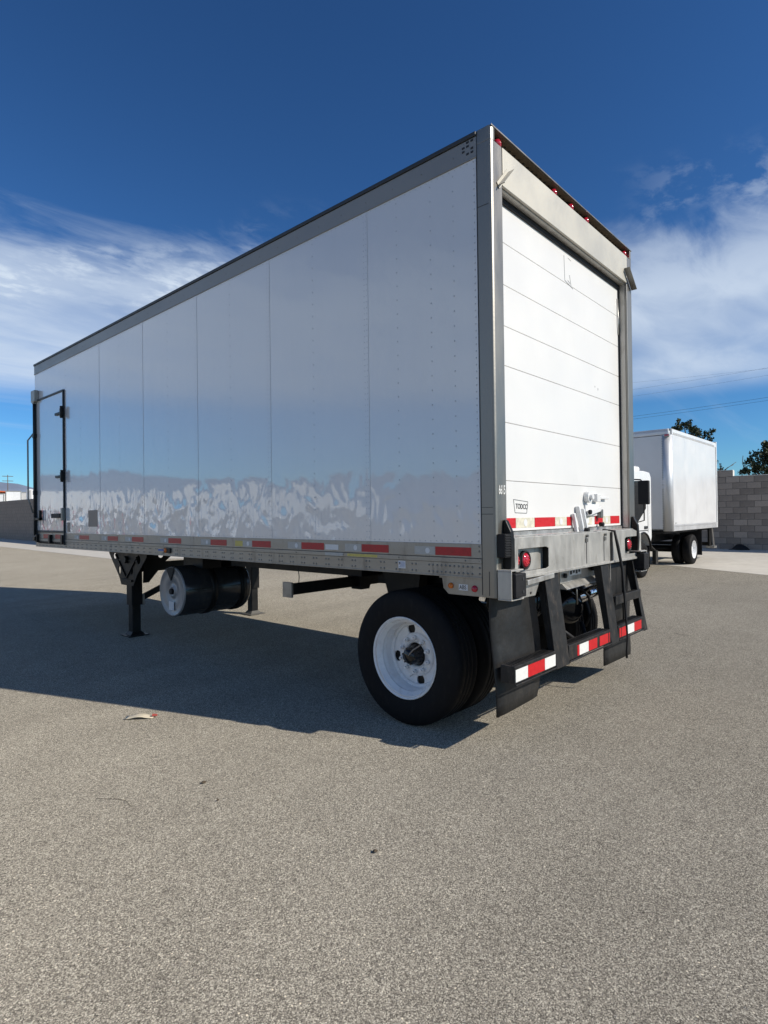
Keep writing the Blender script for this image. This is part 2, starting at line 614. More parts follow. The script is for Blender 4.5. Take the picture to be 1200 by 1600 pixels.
def obj(name, mb, mat, parent=None, bevel=0.0, seg=2, loc=None, kind=None, label=None, recalc=True):
    me = bpy.data.meshes.new(name)
    org = Vector(loc) if loc is not None else (ORG[parent.name] if parent is not None else Vector((0, 0, 0)))
    me.from_pydata([tuple(p - org) for p in mb.v], [], mb.f)
    for p, s in zip(me.polygons, mb.s):
        p.use_smooth = s
    if recalc:
        bm = bmesh.new()
        bm.from_mesh(me)
        bmesh.ops.recalc_face_normals(bm, faces=bm.faces)
        bm.to_mesh(me)
        bm.free()
    me.materials.append(MATS[mat])
    o = bpy.data.objects.new(name, me)
    COL.objects.link(o)
    if parent is not None:
        o.parent = parent
        o.location = org - ORG[parent.name]
    else:
        o.location = org
    ORG[o.name] = org
    if bevel:
        md = o.modifiers.new('bevel', 'BEVEL')
        md.width = bevel
        md.segments = seg
        md.limit_method = 'ANGLE'
        md.angle_limit = rad(40)
        md.harden_normals = False
    if kind:
        o['kind'] = kind
    if label:
        o['label'] = label
    return o


def tag(o, label, cat, group=None):
    o['label'] = label
    o['category'] = cat
    if group:
        o['group'] = group
    return o


def text(name, body, size, o, u, v, mat, parent, depth=0.001, squeeze=1.0):
    cu = bpy.data.curves.new(name, 'FONT')
    cu.body = body
    cu.size = size
    cu.extrude = depth
    cu.offset = size * 0.012
    to = bpy.data.objects.new(name + '_curve', cu)
    COL.objects.link(to)
    dg = bpy.context.evaluated_depsgraph_get()
    me = bpy.data.meshes.new_from_object(to.evaluated_get(dg))
    bpy.data.objects.remove(to)
    o, u, v = Vector(o), Vector(u).normalized(), Vector(v).normalized()
    w = u.cross(v)
    org = ORG[parent.name]
    for vt in me.vertices:
        c = vt.co.copy()
        vt.co = o + u * c.x * squeeze + v * c.y + w * c.z - org
    me.materials.clear()
    me.materials.append(MATS[mat])
    ob = bpy.data.objects.new(name, me)
    COL.objects.link(ob)
    ob.parent = parent
    ORG[ob.name] = org
    return ob


def gz(x, y):
    return 0.018 * max(0.0, x + 1.3) + 0.008 * max(0.0, y - 6.0)


# ------------------------------------------------------------------ setting: ground, apron, hills
def sheet(name, polys, mat, dz):
    mb = MB()
    for p in polys:
        tr = tessellate_polygon([[Vector((a, b, 0)) for a, b in p]])
        n = [(a, b, gz(a, b) + dz) for a, b in p]
        fs = []
        for t in tr:
            a, b, c = (Vector(n[i]) for i in t)
            fs.append(tuple(t) if (b - a).cross(c - a).z > 0 else tuple(t)[::-1])
        mb.add(n, fs)
    o = obj(name, mb, mat, recalc=False)
    o['kind'] = 'structure'
    return o


gx = [-3000, -400, -60, -20, -8, -1.3, 4, 12, 22, 60, 200]
gy = [-2000, -300, -40, -8, 6, 14, 30, 60, 120, 300]
mb = MB()
gv = [(x, y, gz(x, y)) for y in gy for x in gx]
w = len(gx)
mb.add(gv, [(j * w + i, j * w + i + 1, (j + 1) * w + i + 1, (j + 1) * w + i) for j in range(len(gy) - 1) for i in range(w - 1)])
# beyond the yard the land runs on level with the yard's far edges
far = []
for (x0, x1, y0, y1) in ((200, 6000, -2000, 9000), (-3000, 200, 300, 9000)):
    zz = 3.0
    mb.add([(x0, y0, zz), (x1, y0, zz), (x1, y1, zz), (x0, y1, zz)], [(0, 1, 2, 3)])
ground = obj('asphalt_ground', mb, 'asphalt', recalc=False)
ground['kind'] = 'structure'

apron_low = [(5.5, -9), (9.2, -2), (10.65, 1), (11.4, 2.5), (12.6, 6), (17.6, 6), (17.6, -9)]
apron_high = [(12.6, 6), (4.3, 19), (4.3, 60), (7.0, 60), (7.0, 26), (17.6, 26), (17.6, 6)]
sheet('concrete_apron', [apron_low, apron_high], 'concrete', 0.004)

# distant hills
mb = MB()
nseg = 130
ring = []
for k in range(nseg + 1):
    a = rad(-125 + 195 * k / nseg)          # azimuth from +Y toward +X
    d = 5200
    t_ = (math.degrees(a) - 14) / 7.5
    h = 8 + 250 * math.exp(-t_ * t_) + 60 * math.exp(-((math.degrees(a) - 30) / 16) ** 2) + 10 * math.sin(k * 1.7) + 7 * math.sin(k * 0.6 + 1)
    dg_ = math.degrees(a)
    if dg_ < 0:  # unseen ridge added left of view for the side wall to mirror
        h += min(1, -dg_ / 14) * (330 + 34 * math.sin(dg_ * 0.21) + 22 * math.sin(dg_ * 0.55 + 2) + 10 * math.sin(dg_ * 1.3))
    ring.append((math.sin(a) * d, math.cos(a) * d, h, a))
for i, (x, y, h, a) in enumerate(ring):
    mb.v += [Vector((x * 0.86, y * 0.86, 2)), Vector((x, y, h)), Vector((x * 1.12, y * 1.12, 0))]
for i in range(nseg):
    a, b = i * 3, (i + 1) * 3
    mb.f += [(a, b, b + 1, a + 1), (a + 1, b + 1, b + 2, a + 2)]
    mb.s += [True, True]
hills = obj('hills', mb, 'mountain_rock')
hills['kind'] = 'structure'

# ------------------------------------------------------------------ the trailer
W, L, H = 1.295, 8.78, 4.18
ZB = 1.172           # lower edge of the side rail
T = empty('semi_trailer', (0, 4.4, 0),
          'long white box semi trailer with roll-up rear door, steel rear frame and single dual-wheel axle', 'trailer')
XL = -W

# --- body core (floor, roof, front and right walls): the skin sits on it
mb = MB()
mb.box(-W + 0.03, W - 0.004, 0.13, L - 0.02, ZB + 0.02, H - 0.03)
obj('box_core', mb, 'white_gloss', T)
mb = MB().box(-W + 0.02, W - 0.01, 0.0, L - 0.03, ZB - 0.004, ZB + 0.018)
obj('underfloor', mb, 'black_paint', T)
mb = MB().box(-W - 0.002, W + 0.002, 0.12, L + 0.005, H - 0.028, H - 0.012)
obj('roof', mb, 'roof_rail_grey', T)

# --- left skin: riveted sheets
seams = [0.118, 1.16, 2.42, 3.70, 4.95, 6.22, 7.44]
PZ0, PZ1 = 1.402, 4.0
for i in range(6):
    o_ = 0.0
    mb = MB().box(XL - 0.002 - o_, XL + 0.028, seams[i] + (0.0005 if i else 0), seams[i + 1] - 0.0005, PZ0, PZ1)
    obj('side_panel', mb, 'panel_white', T)
mb = MB()
mb.box(XL - 0.002, XL + 0.028, 7.44, L - 0.06, 3.575, PZ1)
mb.box(XL - 0.002, XL + 0.028, 8.66, L - 0.06, PZ0, 3.573)
obj('front_panel', mb, 'panel_white', T)
# lap strips at the joints
for y in seams[1:6]:
    mb = MB().box(XL - 0.0045, XL - 0.0037, y - 0.028, y + 0.028, PZ0 + 0.002, PZ1 - 0.002)
    obj('lap_strip', mb, 'panel_white', T)

# --- rivets on the skin
riv = MB()
NX = (-1, 0, 0)


def rline(y, z0, z1, step, r=0.0058, h=0.0026, x=XL - 0.003):
    n = int((z1 - z0) / step)
    for k in range(n + 1):
        riv.dome((x, y + random.uniform(-.001, .001), z0 + (z1 - z0) * k / n), NX, r, h)


for y in seams[1:6]:
    for dy in ((-0.013, 0.013) if y < 3 else (0.012,)):
        rline(y + dy, PZ0 + 0.03, PZ1 - 0.03, 0.045 if y < 3 else 0.09, 0.0045, 0.0020, x=XL - 0.0045)
for y in (0.31, 0.51, 0.83, 1.79, 3.05, 4.32, 5.58, 6.85):
    rline(y, PZ0 + 0.05, PZ1 - 0.05, 0.10)
rline(0.135, PZ0 + 0.02, PZ1 - 0.02, 0.045)
rline(7.40, PZ0 + 0.05, 3.95, 0.09)
k = 0.14
while k < 8.7:
    if not 7.42 < k < 8.66:
        riv.dome((XL - 0.003, k, PZ0 + 0.014), NX, 0.004, 0.0025)
    riv.dome((XL - 0.003, k, PZ1 - 0.016), NX, 0.004, 0.0025)
    k += 0.05
obj('rivet', riv, 'rivet_grey', T, kind='stuff')

# --- top rail with its dark upper edge
mb = MB()
mb.box(XL - 0.006, XL + 0.02, 0.112, L - 0.03, PZ1, H - 0.036)
mb.box(XL - 0.010, XL + 0.02, 0.112, L - 0.03, PZ1 + 0.001, PZ1 + 0.012)
obj('top_rail', mb, 'roof_rail_grey', T, bevel=0.002)
mb = MB().box(XL - 0.016, XL + 0.05, 0.112, L - 0.02, H - 0.034, H - 0.004)
obj('roof_edge', mb, 'seal_dark', T, bevel=0.004)
mb = MB()
for i in range(30):
    mb.dome((XL - 0.0065, 0.3 + i * 0.28, PZ1 + 0.07), NX, 0.005, 0.003)
obj('rail_bolt', mb, 'bolt_grey', T, kind='stuff')
# stamped mark plate at the rear end of the rail
mb = MB()
for i in range(4):
    for j in range(3):
        if (i + j) % 3 != 2:
            mb.box(XL - 0.0085, XL - 0.006, 0.135 + j * 0.035, 0.155 + j * 0.035, PZ1 + 0.045 + i * 0.026, PZ1 + 0.058 + i * 0.026)
obj('stamped_mark', mb, 'ink', T)

# --- lower side rail (extrusion in three bands)
mb = MB()
mb.box(XL - 0.006, XL + 0.03, 0.112, L - 0.05, 1.306, PZ0)
mb.box(XL - 0.010, XL + 0.03, 0.112, L - 0.05, 1.270, 1.302)
mb.box(XL - 0.003, XL + 0.03, 0.112, L - 0.05, ZB, 1.268)
mb.box(XL - 0.009, XL + 0.03, 0.112, L - 0.05, ZB - 0.003, ZB + 0.007)
obj('side_rail', mb, 'alu_rail', T, bevel=0.0015)
mb = MB()
k = 0.19
i = 0
while k < 8.6:
    for z in (1.243, 1.197):
        if k < 0.52:
            mb.dome((XL - 0.003, k, z), NX, 0.009, 0.006)
        else:
            mb.dome((XL - 0.003, k, z), NX, 0.009, 0.005)
            mb.dome((XL - 0.003, k + 0.036, z), NX, 0.009, 0.005)
    k += 0.037 if k < 0.52 else 0.157
for k in range(14):
    mb.dome((XL - 0.010, 0.24 + k * 0.6, 1.286), NX, 0.007, 0.004)
for z in (1.385, 1.352, 1.285, 1.24, 1.2):
    mb.dome((XL - 0.006, 0.13, z), NX, 0.008, 0.005)
obj('rail_bolt', mb, 'bolt_grey', T, kind='stuff')
# reflective tape on the rail
reds = [(0.194, 0.498), (0.944, 1.231), (1.677, 1.97), (2.412, 2.703), (3.142, 3.439), (4.043, 4.33), (4.943, 5.251),
        (5.653, 5.964), (6.574, 6.915)]
for a, b in reds:
    mb = MB().box(XL - 0.0072, XL - 0.0061, a, b, 1.317, 1.376)
    obj('red_reflector_tape', mb, 'tape_side_red', T)
    mb = MB().box(XL - 0.0071, XL - 0.0061, b + 0.004, b + 0.19, 1.317, 1.376)
    obj('pale_reflector_tape', mb, 'tape_side_pale', T)
    mb = MB().cyl((XL - 0.0072, b + 0.07, 1.346), (XL - 0.0085, b + 0.07, 1.346), 0.021, 14)
    obj('round_emblem', mb, 'white_label', T)
# stickers on the rail
obj('yellow_sticker', MB().box(XL - 0.0072, XL - 0.0061, 2.86, 2.99, 1.318, 1.372), 'yellow_label', T)
obj('yellow_sticker', MB().box(XL - 0.0108, XL - 0.0101, 1.06, 1.39, 1.276, 1.298), 'yellow_label', T)
obj('scraped_sticker', MB().box(XL - 0.0108, XL - 0.0101, 1.44, 1.66, 1.274, 1.300), 'tape_side_pale', T)
obj('scraped_sticker', MB().box(XL - 0.0072, XL - 0.0061, 1.50, 1.66, 1.322, 1.366), 'white_label', T)
lb = obj('data_label', MB().box(XL - 0.0042, XL - 0.0031, 0.78, 0.85, 1.205, 1.262), 'white_label', T)
mb = MB()
for k in range(5):
    mb.box(XL - 0.0046, XL - 0.0042, 0.787, 0.843 - 0.01 * (k % 2), 1.214 + k * 0.009, 1.217 + k * 0.009)
obj('print', mb, 'blue_label', lb)
obj('blue_sticker', MB().box(XL - 0.0042, XL - 0.0031, 4.42, 4.58, 1.222, 1.244), 'blue_label', T)
ml = obj('marker_light', MB().box(XL - 0.022, XL - 0.003, 4.27, 4.42, 1.205, 1.262), 'black_paint', T, bevel=0.005)
obj('lens', MB().dome((XL - 0.022, 4.375, 1.234), NX, 0.03, 0.014, 12), 'lens_amber', ml)
obj('tan_patch', MB().box(XL - 0.0038, XL - 0.0022, 6.29, 6.60, 1.50, 1.73), 'patch_tan', T)
obj('tan_patch', MB().box(XL - 0.0038, XL - 0.0022, 7.27, 7.38, 1.42, 1.56), 'patch_tan', T)

# --- front corner post and nose
mb = MB()
pts = []
for k in range(7):
    a = rad(90 * k / 6)
    pts.append((XL + 0.06 - 0.062 * math.cos(a), L - 0.06 + 0.062 * math.sin(a)))
outer = pts + [(XL + 0.06, L - 0.06)]
mb.plate(outer, [], (0, 0, ZB), (1, 0, 0), (0, 1, 0), H - 0.03 - ZB)
obj('front_corner_post', mb, 'roof_rail_grey', T)
# refrigeration unit on the nose (its shadow is what shows beyond the box)
nose = obj('cooling_unit', MB().box(-0.85, 0.95, L - 0.01, L + 0.50, 1.9, 3.75), 'white_gloss', T, bevel=0.04)
mb = MB()
for k in range(7):
    mb.box(-0.6, 0.7, L + 0.50, L + 0.512, 2.2 + k * 0.12, 2.27 + k * 0.12)
obj('grille', mb, 'black_paint', nose)

# --- side door at the front of the left wall
D0, D1, DZ0, DZ1 = 7.455, 8.645, 1.40, 3.56
door = obj('side_door', MB().box(XL - 0.012, XL + 0.028, D0 + 0.02, D1 - 0.012, DZ0 + 0.035, DZ1 - 0.02), 'panel_white', T, bevel=0.003)
mb = MB()
mb.box(XL - 0.026, XL + 0.02, D0, D0 + 0.022, DZ0 - 0.18, DZ1)
mb.box(XL - 0.026, XL + 0.02, D1 - 0.014, D1 + 0.020, DZ0 - 0.05, DZ1)
mb.box(XL - 0.026, XL + 0.02, D0 + 0.022, D1 - 0.014, DZ1 - 0.02, DZ1 + 0.008)
mb.box(XL - 0.020, XL + 0.02, D0 + 0.022, D1 - 0.014, DZ0 + 0.005, DZ0 + 0.035)
obj('door_seal', mb, 'seal_dark', T, bevel=0.003)
for z in (3.22, 2.26):
    h_ = MB()
    h_.box(XL - 0.055, XL - 0.012, D0 - 0.015, D0 + 0.055, z - 0.06, z + 0.06)
    h_.box(XL - 0.040, XL - 0.012, D0 + 0.055, D0 + 0.30, z - 0.018, z + 0.018)
    h_.cyl((XL - 0.05, D0 - 0.01, z - 0.09), (XL - 0.05, D0 - 0.01, z + 0.09), 0.02, 10)
    obj('hinge', h_, 'black_paint', T, bevel=0.003)
hd = obj('door_handle', MB().box(XL - 0.06, XL - 0.02, D0 + 0.06, D0 + 0.42, 1.63, 1.70), 'rubber', T, bevel=0.006)
obj('handle_bracket', MB().box(XL - 0.05, XL - 0.012, D0 - 0.01, D0 + 0.06, 1.59, 1.78), 'bolt_grey', T, bevel=0.004)
rod = MB()
rod.cyl((XL - 0.045, D1 + 0.005, DZ0 - 0.05), (XL - 0.045, D1 + 0.005, DZ1 + 0.03), 0.019, 10)
obj('lock_rod', rod, 'seal_dark', T)
for z in (DZ1 - 0.02, 2.98, 2.05, 1.62, 1.30):
    mb = MB().box(XL - 0.065, XL - 0.012, D1 - 0.03, D1 + 0.04, z - 0.035, z + 0.035)
    if z == 1.62:
        mb.box(XL - 0.06, XL - 0.02, D1 - 0.25, D1 - 0.03, z - 0.02, z + 0.02)
        mb.box(XL - 0.06, XL - 0.02, D1 - 0.25, D1 - 0.21, z - 0.02, z + 0.14)
    obj('rod_keeper', mb, 'black_paint' if z < DZ1 - 0.1 else 'alu_rail', T, bevel=0.004)
obj('lamp_bracket', MB().box(XL - 0.07, XL - 0.003, 8.55, 8.72, 3.53, 3.72), 'alu_rail', T, bevel=0.01)
# grab rail standing off the front corner
obj('grab_rail', MB().tube([(XL - 0.01, L - 0.02, 3.05), (XL - 0.085, L + 0.05, 2.92), (XL - 0.085, L + 0.05, 1.95),
                            (XL - 0.03, L - 0.0, 1.72)], 0.013, 8), 'roof_rail_grey', T)
for a, b in ((7.62, 7.86), (8.12, 8.38)):
    obj('red_reflector_tape', MB().box(XL - 0.0072, XL - 0.0061, a, b, 1.31, 1.376), 'tape_side_red', T)
for y in (7.50, 8.02, 8.60):
    mb = MB().box(XL - 0.05, XL - 0.004, y - 0.035, y + 0.035, 1.24, 1.37)
    obj('step_clamp', mb, 'black_paint', T, bevel=0.004)
mb = MB()
k = 7.5
while k < 8.6:
    mb.box(XL - 0.014, XL - 0.004, k, k + 0.018, 1.225, 1.26)
    k += 0.045
obj('slotted_tread', mb, 'black_paint', T, kind='stuff')

# ------------------------------------------------------------------ rear frame
PW = 0.142          # width of the post faces
for sx in (-1, 1):
    mb = MB()
    x0, x1 = sx * W * 1.0015, sx * (W - PW)
    # front face, outer side and inner jamb as a channel
    pr = [(0, 0.02), (0.006, 0.006), (0.02, 0.0), (PW - 0.006, 0.0), (PW, 0.006), (PW, 0.112), (PW - 0.05, 0.112), (0.0, 0.112)]
    loop = [(sx * (W + 0.002) - sx * a, b) for a, b in pr]
    if sx > 0:
        loop = loop[::-1]
    mb.plate(loop, [], (0, 0, 1.045), (1, 0, 0), (0, 1, 0), 4.085 - 1.045)
    pr2 = [(0, 0.02), (0.006, 0.006), (0.02, 0.0), (0.046, 0.0), (0.046, 0.112), (0.0, 0.112)]
    loop = [(sx * (W + 0.002) - sx * a, b) for a, b in pr2]
    if sx > 0:
        loop = loop[::-1]
    mb.plate(loop, [], (0, 0, 4.085), (1, 0, 0), (0, 1, 0), H - 4.085)
    obj('rear_post', mb, 'steel', T, bevel=0.003)
# seam lines on the left post: a cover lap and pressed ribs
mb = MB()
for z, hh in ((1.60, 0.004), (1.645, 0.003), (3.66, 0.002)):
    mb.box(XL - 0.0045, XL - 0.002, 0.022, 0.110, z, z + hh)
mb.box(XL - 0.0045, XL - 0.002, 0.110, 0.1135, 1.06, H - 0.03)
mb.box(XL - 0.0045, XL - 0.002, 0.055, 0.058, 1.06, 1.22)
obj('post_seam', mb, 'seal_dark', T)
# header
mb = MB().box(-W + PW - 0.05 + 0.052, W - PW - 0.002, -0.002, 0.02, 3.825, 4.086)
obj('header', mb, 'header_steel', T, bevel=0.003)
mb = MB().box(-W + 0.012, W - 0.012, 0.02, 0.125, 3.80, 3.826)
mb2 = MB().box(-W + PW, W - PW, 0.02, 0.075, 3.815, 3.835)
obj('header_soffit', mb2, 'sill_steel', T)
mb = MB().box(-W + 0.02, W - 0.02, 0.021, 0.11, 4.0855, 4.094)
obj('light_shelf', mb, 'recess_brown', T)
mb = MB().box(-W + 0.02, W - 0.02, 0.108, 0.126, 3.84, H - 0.03)
obj('light_recess', mb, 'recess_brown', T)
# cap above the recess, with a row of punched holes in its underside
mb = MB().box(-W + 0.004, W - 0.004, 0.004, 0.125, 4.168, 4.178)
obj('roof_cap', mb, 'recess_brown', T)
obj('cap_lip', MB().box(-W + 0.004, W - 0.004, -0.004, 0.004, 4.172, 4.182), 'steel', T, bevel=0.001)
mb = MB()
for k in range(38):
    x = -W + 0.07 + k * (2 * W - 0.14) / 37
    mb.cyl((x, 0.055, 4.1675), (x, 0.055, 4.165), 0.011, 8)
obj('punched_hole', mb, 'ink', T, kind='stuff')
for x in (-1.15, -0.31, -0.005, 0.30, 1.19):
    m_ = obj('marker_lamp', MB().cyl((x, 0.107, 4.126), (x, 0.055, 4.126), 0.032, 18), 'rubber', T)
    obj('lens', MB().lathe([(0, 0.034), (0.020, 0.033), (0.036, 0.024), (0.044, 0.0005)], (x, 0.055, 4.128), (0, -1, 0), 18), 'lens_red', m_)
# drip deflectors
for sx, x0, z0, x1, z1 in ((-1, -1.22, 3.80, -1.085, 3.945), (1, 1.085, 3.945, 1.275, 3.785)):
    d_ = MB().beam((x0, -0.030, z0), (x1, -0.030, z1), 0.006, 0.052, up=(0, 1, 0))
    if sx < 0:
        d_.beam((x0, -0.0045, z0), (x1, -0.0045, z1), 0.045, 0.004, up=(0, 1, 0))
    obj('drip_deflector', d_, 'header_steel' if sx < 0 else 'bolt_grey', T)  # right one darker: the shade of its underside is in the grey

# --- roll-up door: one panel per section
DX = W - PW + 0.004
DY = 0.082
zs = [1.478, 1.835, 2.245, 2.645, 2.925, 3.215, 3.512, 3.835]
for i in range(len(zs) - 1):
    mb = MB().box(-DX + 0.012, DX - 0.012, DY, DY + 0.022, zs[i] + 0.0014, zs[i + 1] - 0.0014)
    obj('door_panel', mb, 'door_white', T, bevel=0.003)
obj('door_backing', MB().box(-DX, DX, DY + 0.024, DY + 0.040, 1.46, 3.84), 'container_grey', T)
for sx in (-1, 1):
    mb = MB().box(sx * (DX - 0.010), sx * (DX - 0.003), DY - 0.06, DY + 0.022, 1.46, 3.82)
    obj('door_track', mb, 'sill_steel' if sx > 0 else 'seal_dark', T)
    mb = MB().box(sx * (DX - 0.024), sx * (DX - 0.012), DY - 0.012, DY - 0.001, 1.46, 3.82)
    obj('door_weatherstrip', mb, 'rubber', T)
mb = MB().box(-DX + 0.01, DX - 0.01, DY - 0.016, DY - 0.001, 3.775, 3.822)
obj('top_seal', mb, 'rubber', T)
obj('counter_rod', MB().tube([(DX - 0.045, DY - 0.006, 3.68), (DX - 0.047, DY - 0.016, 3.45), (DX - 0.03, DY - 0.006, 3.33)], 0.005, 6), 'bright_alu', T)
# ghost outline of a removed fitting on the upper panel
g = MB()
yy = DY - 0.0006


def inkline(mbx, a, b, wd=0.006):
    mbx.beam((a[0], yy, a[1]), (b[0], yy, b[1]), wd, 0.0008, up=(0, 1, 0))


inkline(g, (-0.045, 3.735), (-0.035, 3.53))
inkline(g, (-0.035, 3.53), (0.12, 3.50))
inkline(g, (0.02, 3.545), (0.065, 3.53))
inkline(g, (0.055, 3.60), (0.085, 3.515))
inkline(g, (0.03, 3.735), (0.09, 3.728), 0.004)
inkline(g, (0.62, 2.735), (0.62, 2.715), 0.008)
inkline(g, (0.55, 2.745), (0.555, 2.732), 0.006)
obj('scratch_mark', g, 'etch', T, kind='stuff')
# red and white tape along the door foot
segs = [(-1.06, -0.90, 'r'), (-0.895, -0.62, 'w'), (-0.615, -0.28, 'r'), (-0.275, -0.07, 'w'), (-0.065, 0.03, 'r'),
        (0.26, 0.44, 'w'), (0.50, 0.68, 'r'), (0.685, 0.86, 'w'), (0.865, 1.09, 'r')]
for a, b, c_ in segs:
    mb = MB().box(a, b, DY - 0.0022, DY - 0.0004, 1.500, 1.572)
    obj('red_reflector_tape' if c_ == 'r' else 'white_reflector_tape', mb, 'tape_red' if c_ == 'r' else 'tape_old', T)
    if c_ == 'w':
        obj('round_emblem', MB().cyl(((a + b) / 2, DY - 0.0022, 1.536), ((a + b) / 2, DY - 0.0036, 1.536), 0.026, 14), 'white_label', T)
obj('bottom_seal', MB().box(-DX + 0.012, DX - 0.012, DY - 0.010, DY + 0.02, 1.447, 1.474), 'bright_alu', T)
# maker's plate
mb = MB()
sx0, sz0 = -0.888, 1.645


def sline(a, b, wd=0.006):
    mb.beam((a[0], DY - 0.0014, a[1]), (b[0], DY - 0.0014, b[1]), wd * 0.7, 0.0012, up=(0, 1, 0))


cor = [(-0.925, 1.705), (-0.715, 1.690), (-0.735, 1.605), (-0.905, 1.610)]
for k in range(4):
    sline(cor[k], cor[(k + 1) % 4])
pl = obj('maker_plate', mb, 'etch', T)
text('plate_lettering', 'TODCO', 0.052, (-0.895, DY - 0.0012, 1.640), (1, 0, -0.03), (0, 0, 1), 'ink', pl, 0.0006, 0.92)
text('unit_number', '6615', 0.085, (-1.262, -0.0022, 1.735), (1, 0, 0), (0, 0, 1), 'tape_white', T, 0.0006, 0.50)
# latch painted over white with the door
mb = MB()
mb.beam((0.02, DY - 0.02, 1.60), (0.06, DY - 0.03, 1.44), 0.030, 0.03, up=(0, 1, 0))
mb.beam((0.10, DY - 0.02, 1.66), (0.15, DY - 0.04, 1.44), 0.028, 0.04, up=(0, 1, 0))
mb.beam((0.20, DY - 0.02, 1.64), (0.235, DY - 0.04, 1.46), 0.022, 0.03, up=(0, 1, 0))
latch = obj('door_latch', mb, 'white_gloss', T, bevel=0.006)
mb = MB()
mb.beam((0.30, DY - 0.03, 1.60), (0.56, DY - 0.03, 1.64), 0.045, 0.03, up=(0, 1, 0))
mb.box(0.28, 0.58, DY - 0.014, DY - 0.001, 1.575, 1.68)
obj('latch_plate', mb, 'white_gloss', latch, bevel=0.005)
mb = MB()
mb.cyl((0.315, DY - 0.001, 1.74), (0.315, DY - 0.045, 1.74), 0.050, 18)
mb.cyl((0.315, DY - 0.045, 1.74), (0.315, DY - 0.07, 1.74), 0.024, 12)
obj('latch_boss', mb, 'white_gloss', latch, bevel=0.003)
mb = MB()
mb.box(0.46, 0.54, DY - 0.045, DY - 0.001, 1.70, 1.77)
mb.box(0.53, 0.75, DY - 0.035, DY - 0.018, 1.725, 1.748)
obj('latch_lever', mb, 'white_gloss', latch, bevel=0.005)
mb = MB().cyl((0.155, DY - 0.05, 1.46), (0.155, DY - 0.095, 1.46), 0.018, 10)
mb.cyl((0.56, DY - 0.02, 1.50), (0.56, DY - 0.06, 1.50), 0.018, 10)
mb.cyl((0.30, DY - 0.035, 1.61), (0.30, DY - 0.056, 1.61), 0.020, 10)
obj('latch_pin', mb, 'rubber', latch)
mb = MB().box(0.535, 0.585, DY - 0.05, DY - 0.002, 1.555, 1.635)
obj('pull_tab', mb, 'bolt_grey', latch, bevel=0.01)

# --- rear sill
SY = -0.052
mb = MB()
SX0 = -1.15
# lamp windows cut in the sill face
wl = [(-1.105, 1.205), (-0.70, 1.205), (-0.66, 1.215), (-0.66, 1.35), (-0.70, 1.362), (-1.105, 1.362)]
wr = [(0.86, 1.215), (1.20, 1.215), (1.20, 1.375), (0.90, 1.375), (0.86, 1.36)]
mb.plate([(SX0, 1.165), (1.29, 1.165), (1.29, 1.398), (1.10, 1.440), (SX0, 1.440)], [wl, wr], (0, SY + 0.006, 0), (1, 0, 0), (0, 0, 1), 0.006)
mb.box(SX0, 1.10, SY + 0.0065, 0.07, 1.434, 1.4405)
mb.box(SX0, 1.29, SY - 0.012, SY - 0.0005, 1.160, 1.178)
mb.box(SX0, 1.15, SY + 0.0065, 0.08, 1.160, 1.1655)
obj('rear_sill', mb, 'sill_steel', T, bevel=0.002)
obj('threshold', MB().box(-1.14, 1.14, -0.03, DY + 0.03, 1.4405, 1.449), 'bright_alu', T)
for x in (0.0, 0.36):
    obj('sill_groove', MB().box(x, x + 0.010, SY - 0.0022, SY - 0.0004, 1.19, 1.40), 'seal_dark', T)
mb = MB()
for x in (-0.01, 0.37):
    mb.box(x - 0.01, x + 0.03, SY - 0.01, SY - 0.001, 1.365, 1.395)
    mb.cyl((x + 0.01, SY - 0.001, 1.415), (x + 0.01, SY - 0.02, 1.415), 0.011, 8)
obj('sill_bolt', mb, 'bolt_grey', T)
obj('sill_strap', MB().box(0.505, 0.545, SY - 0.008, SY - 0.001, 1.168, 1.43), 'black_paint', T)
# lamp boxes behind the windows
for (x0, x1, z0, z1) in ((-1.12, -0.64, 1.195, 1.37), (0.845, 1.215, 1.205, 1.385)):
    mb = MB()
    mb.box(x0, x1, 0.004, 0.010, z0, z1)
    obj('lamp_back_plate', mb, 'sill_steel', T)
    mb = MB()
    mb.box(x0, x1, SY + 0.008, 0.0035, z1 - 0.004, z1)
    mb.box(x0, x1, SY + 0.008, 0.0035, z0, z0 + 0.004)
    mb.box(x0, x0 + 0.006, SY + 0.008, 0.0035, z0 + 0.004, z1 - 0.004)
    mb.box(x1 - 0.006, x1, SY + 0.008, 0.0035, z0 + 0.004, z1 - 0.004)
    obj('lamp_box', mb, 'black_paint', T)
for x, z in ((-1.085, 1.280), (-0.940, 1.276), (1.055, 1.298)):
    tl = obj('tail_light', MB().lathe([(0, 0.066), (0.022, 0.066), (0.028, 0.060), (0.022, 0.053), (0.0, 0.053)], (x, 0.002, z), (0, -1, 0), 28), 'rubber', T)
    obj('lens', MB().lathe([(0.004, 0.052), (0.022, 0.050), (0.032, 0.036), (0.036, 0.0005)], (x, 0.002, z), (0, -1, 0), 24), 'lens_red', tl)
    mb = MB()
    for k in range(7):
        a = 2 * math.pi * k / 7
        mb.dome((x + 0.026 * math.cos(a), -0.032, z + 0.026 * math.sin(a)), (0, -1, 0), 0.006, 0.004)
    obj('lens_facet', mb, 'tape_red', tl)

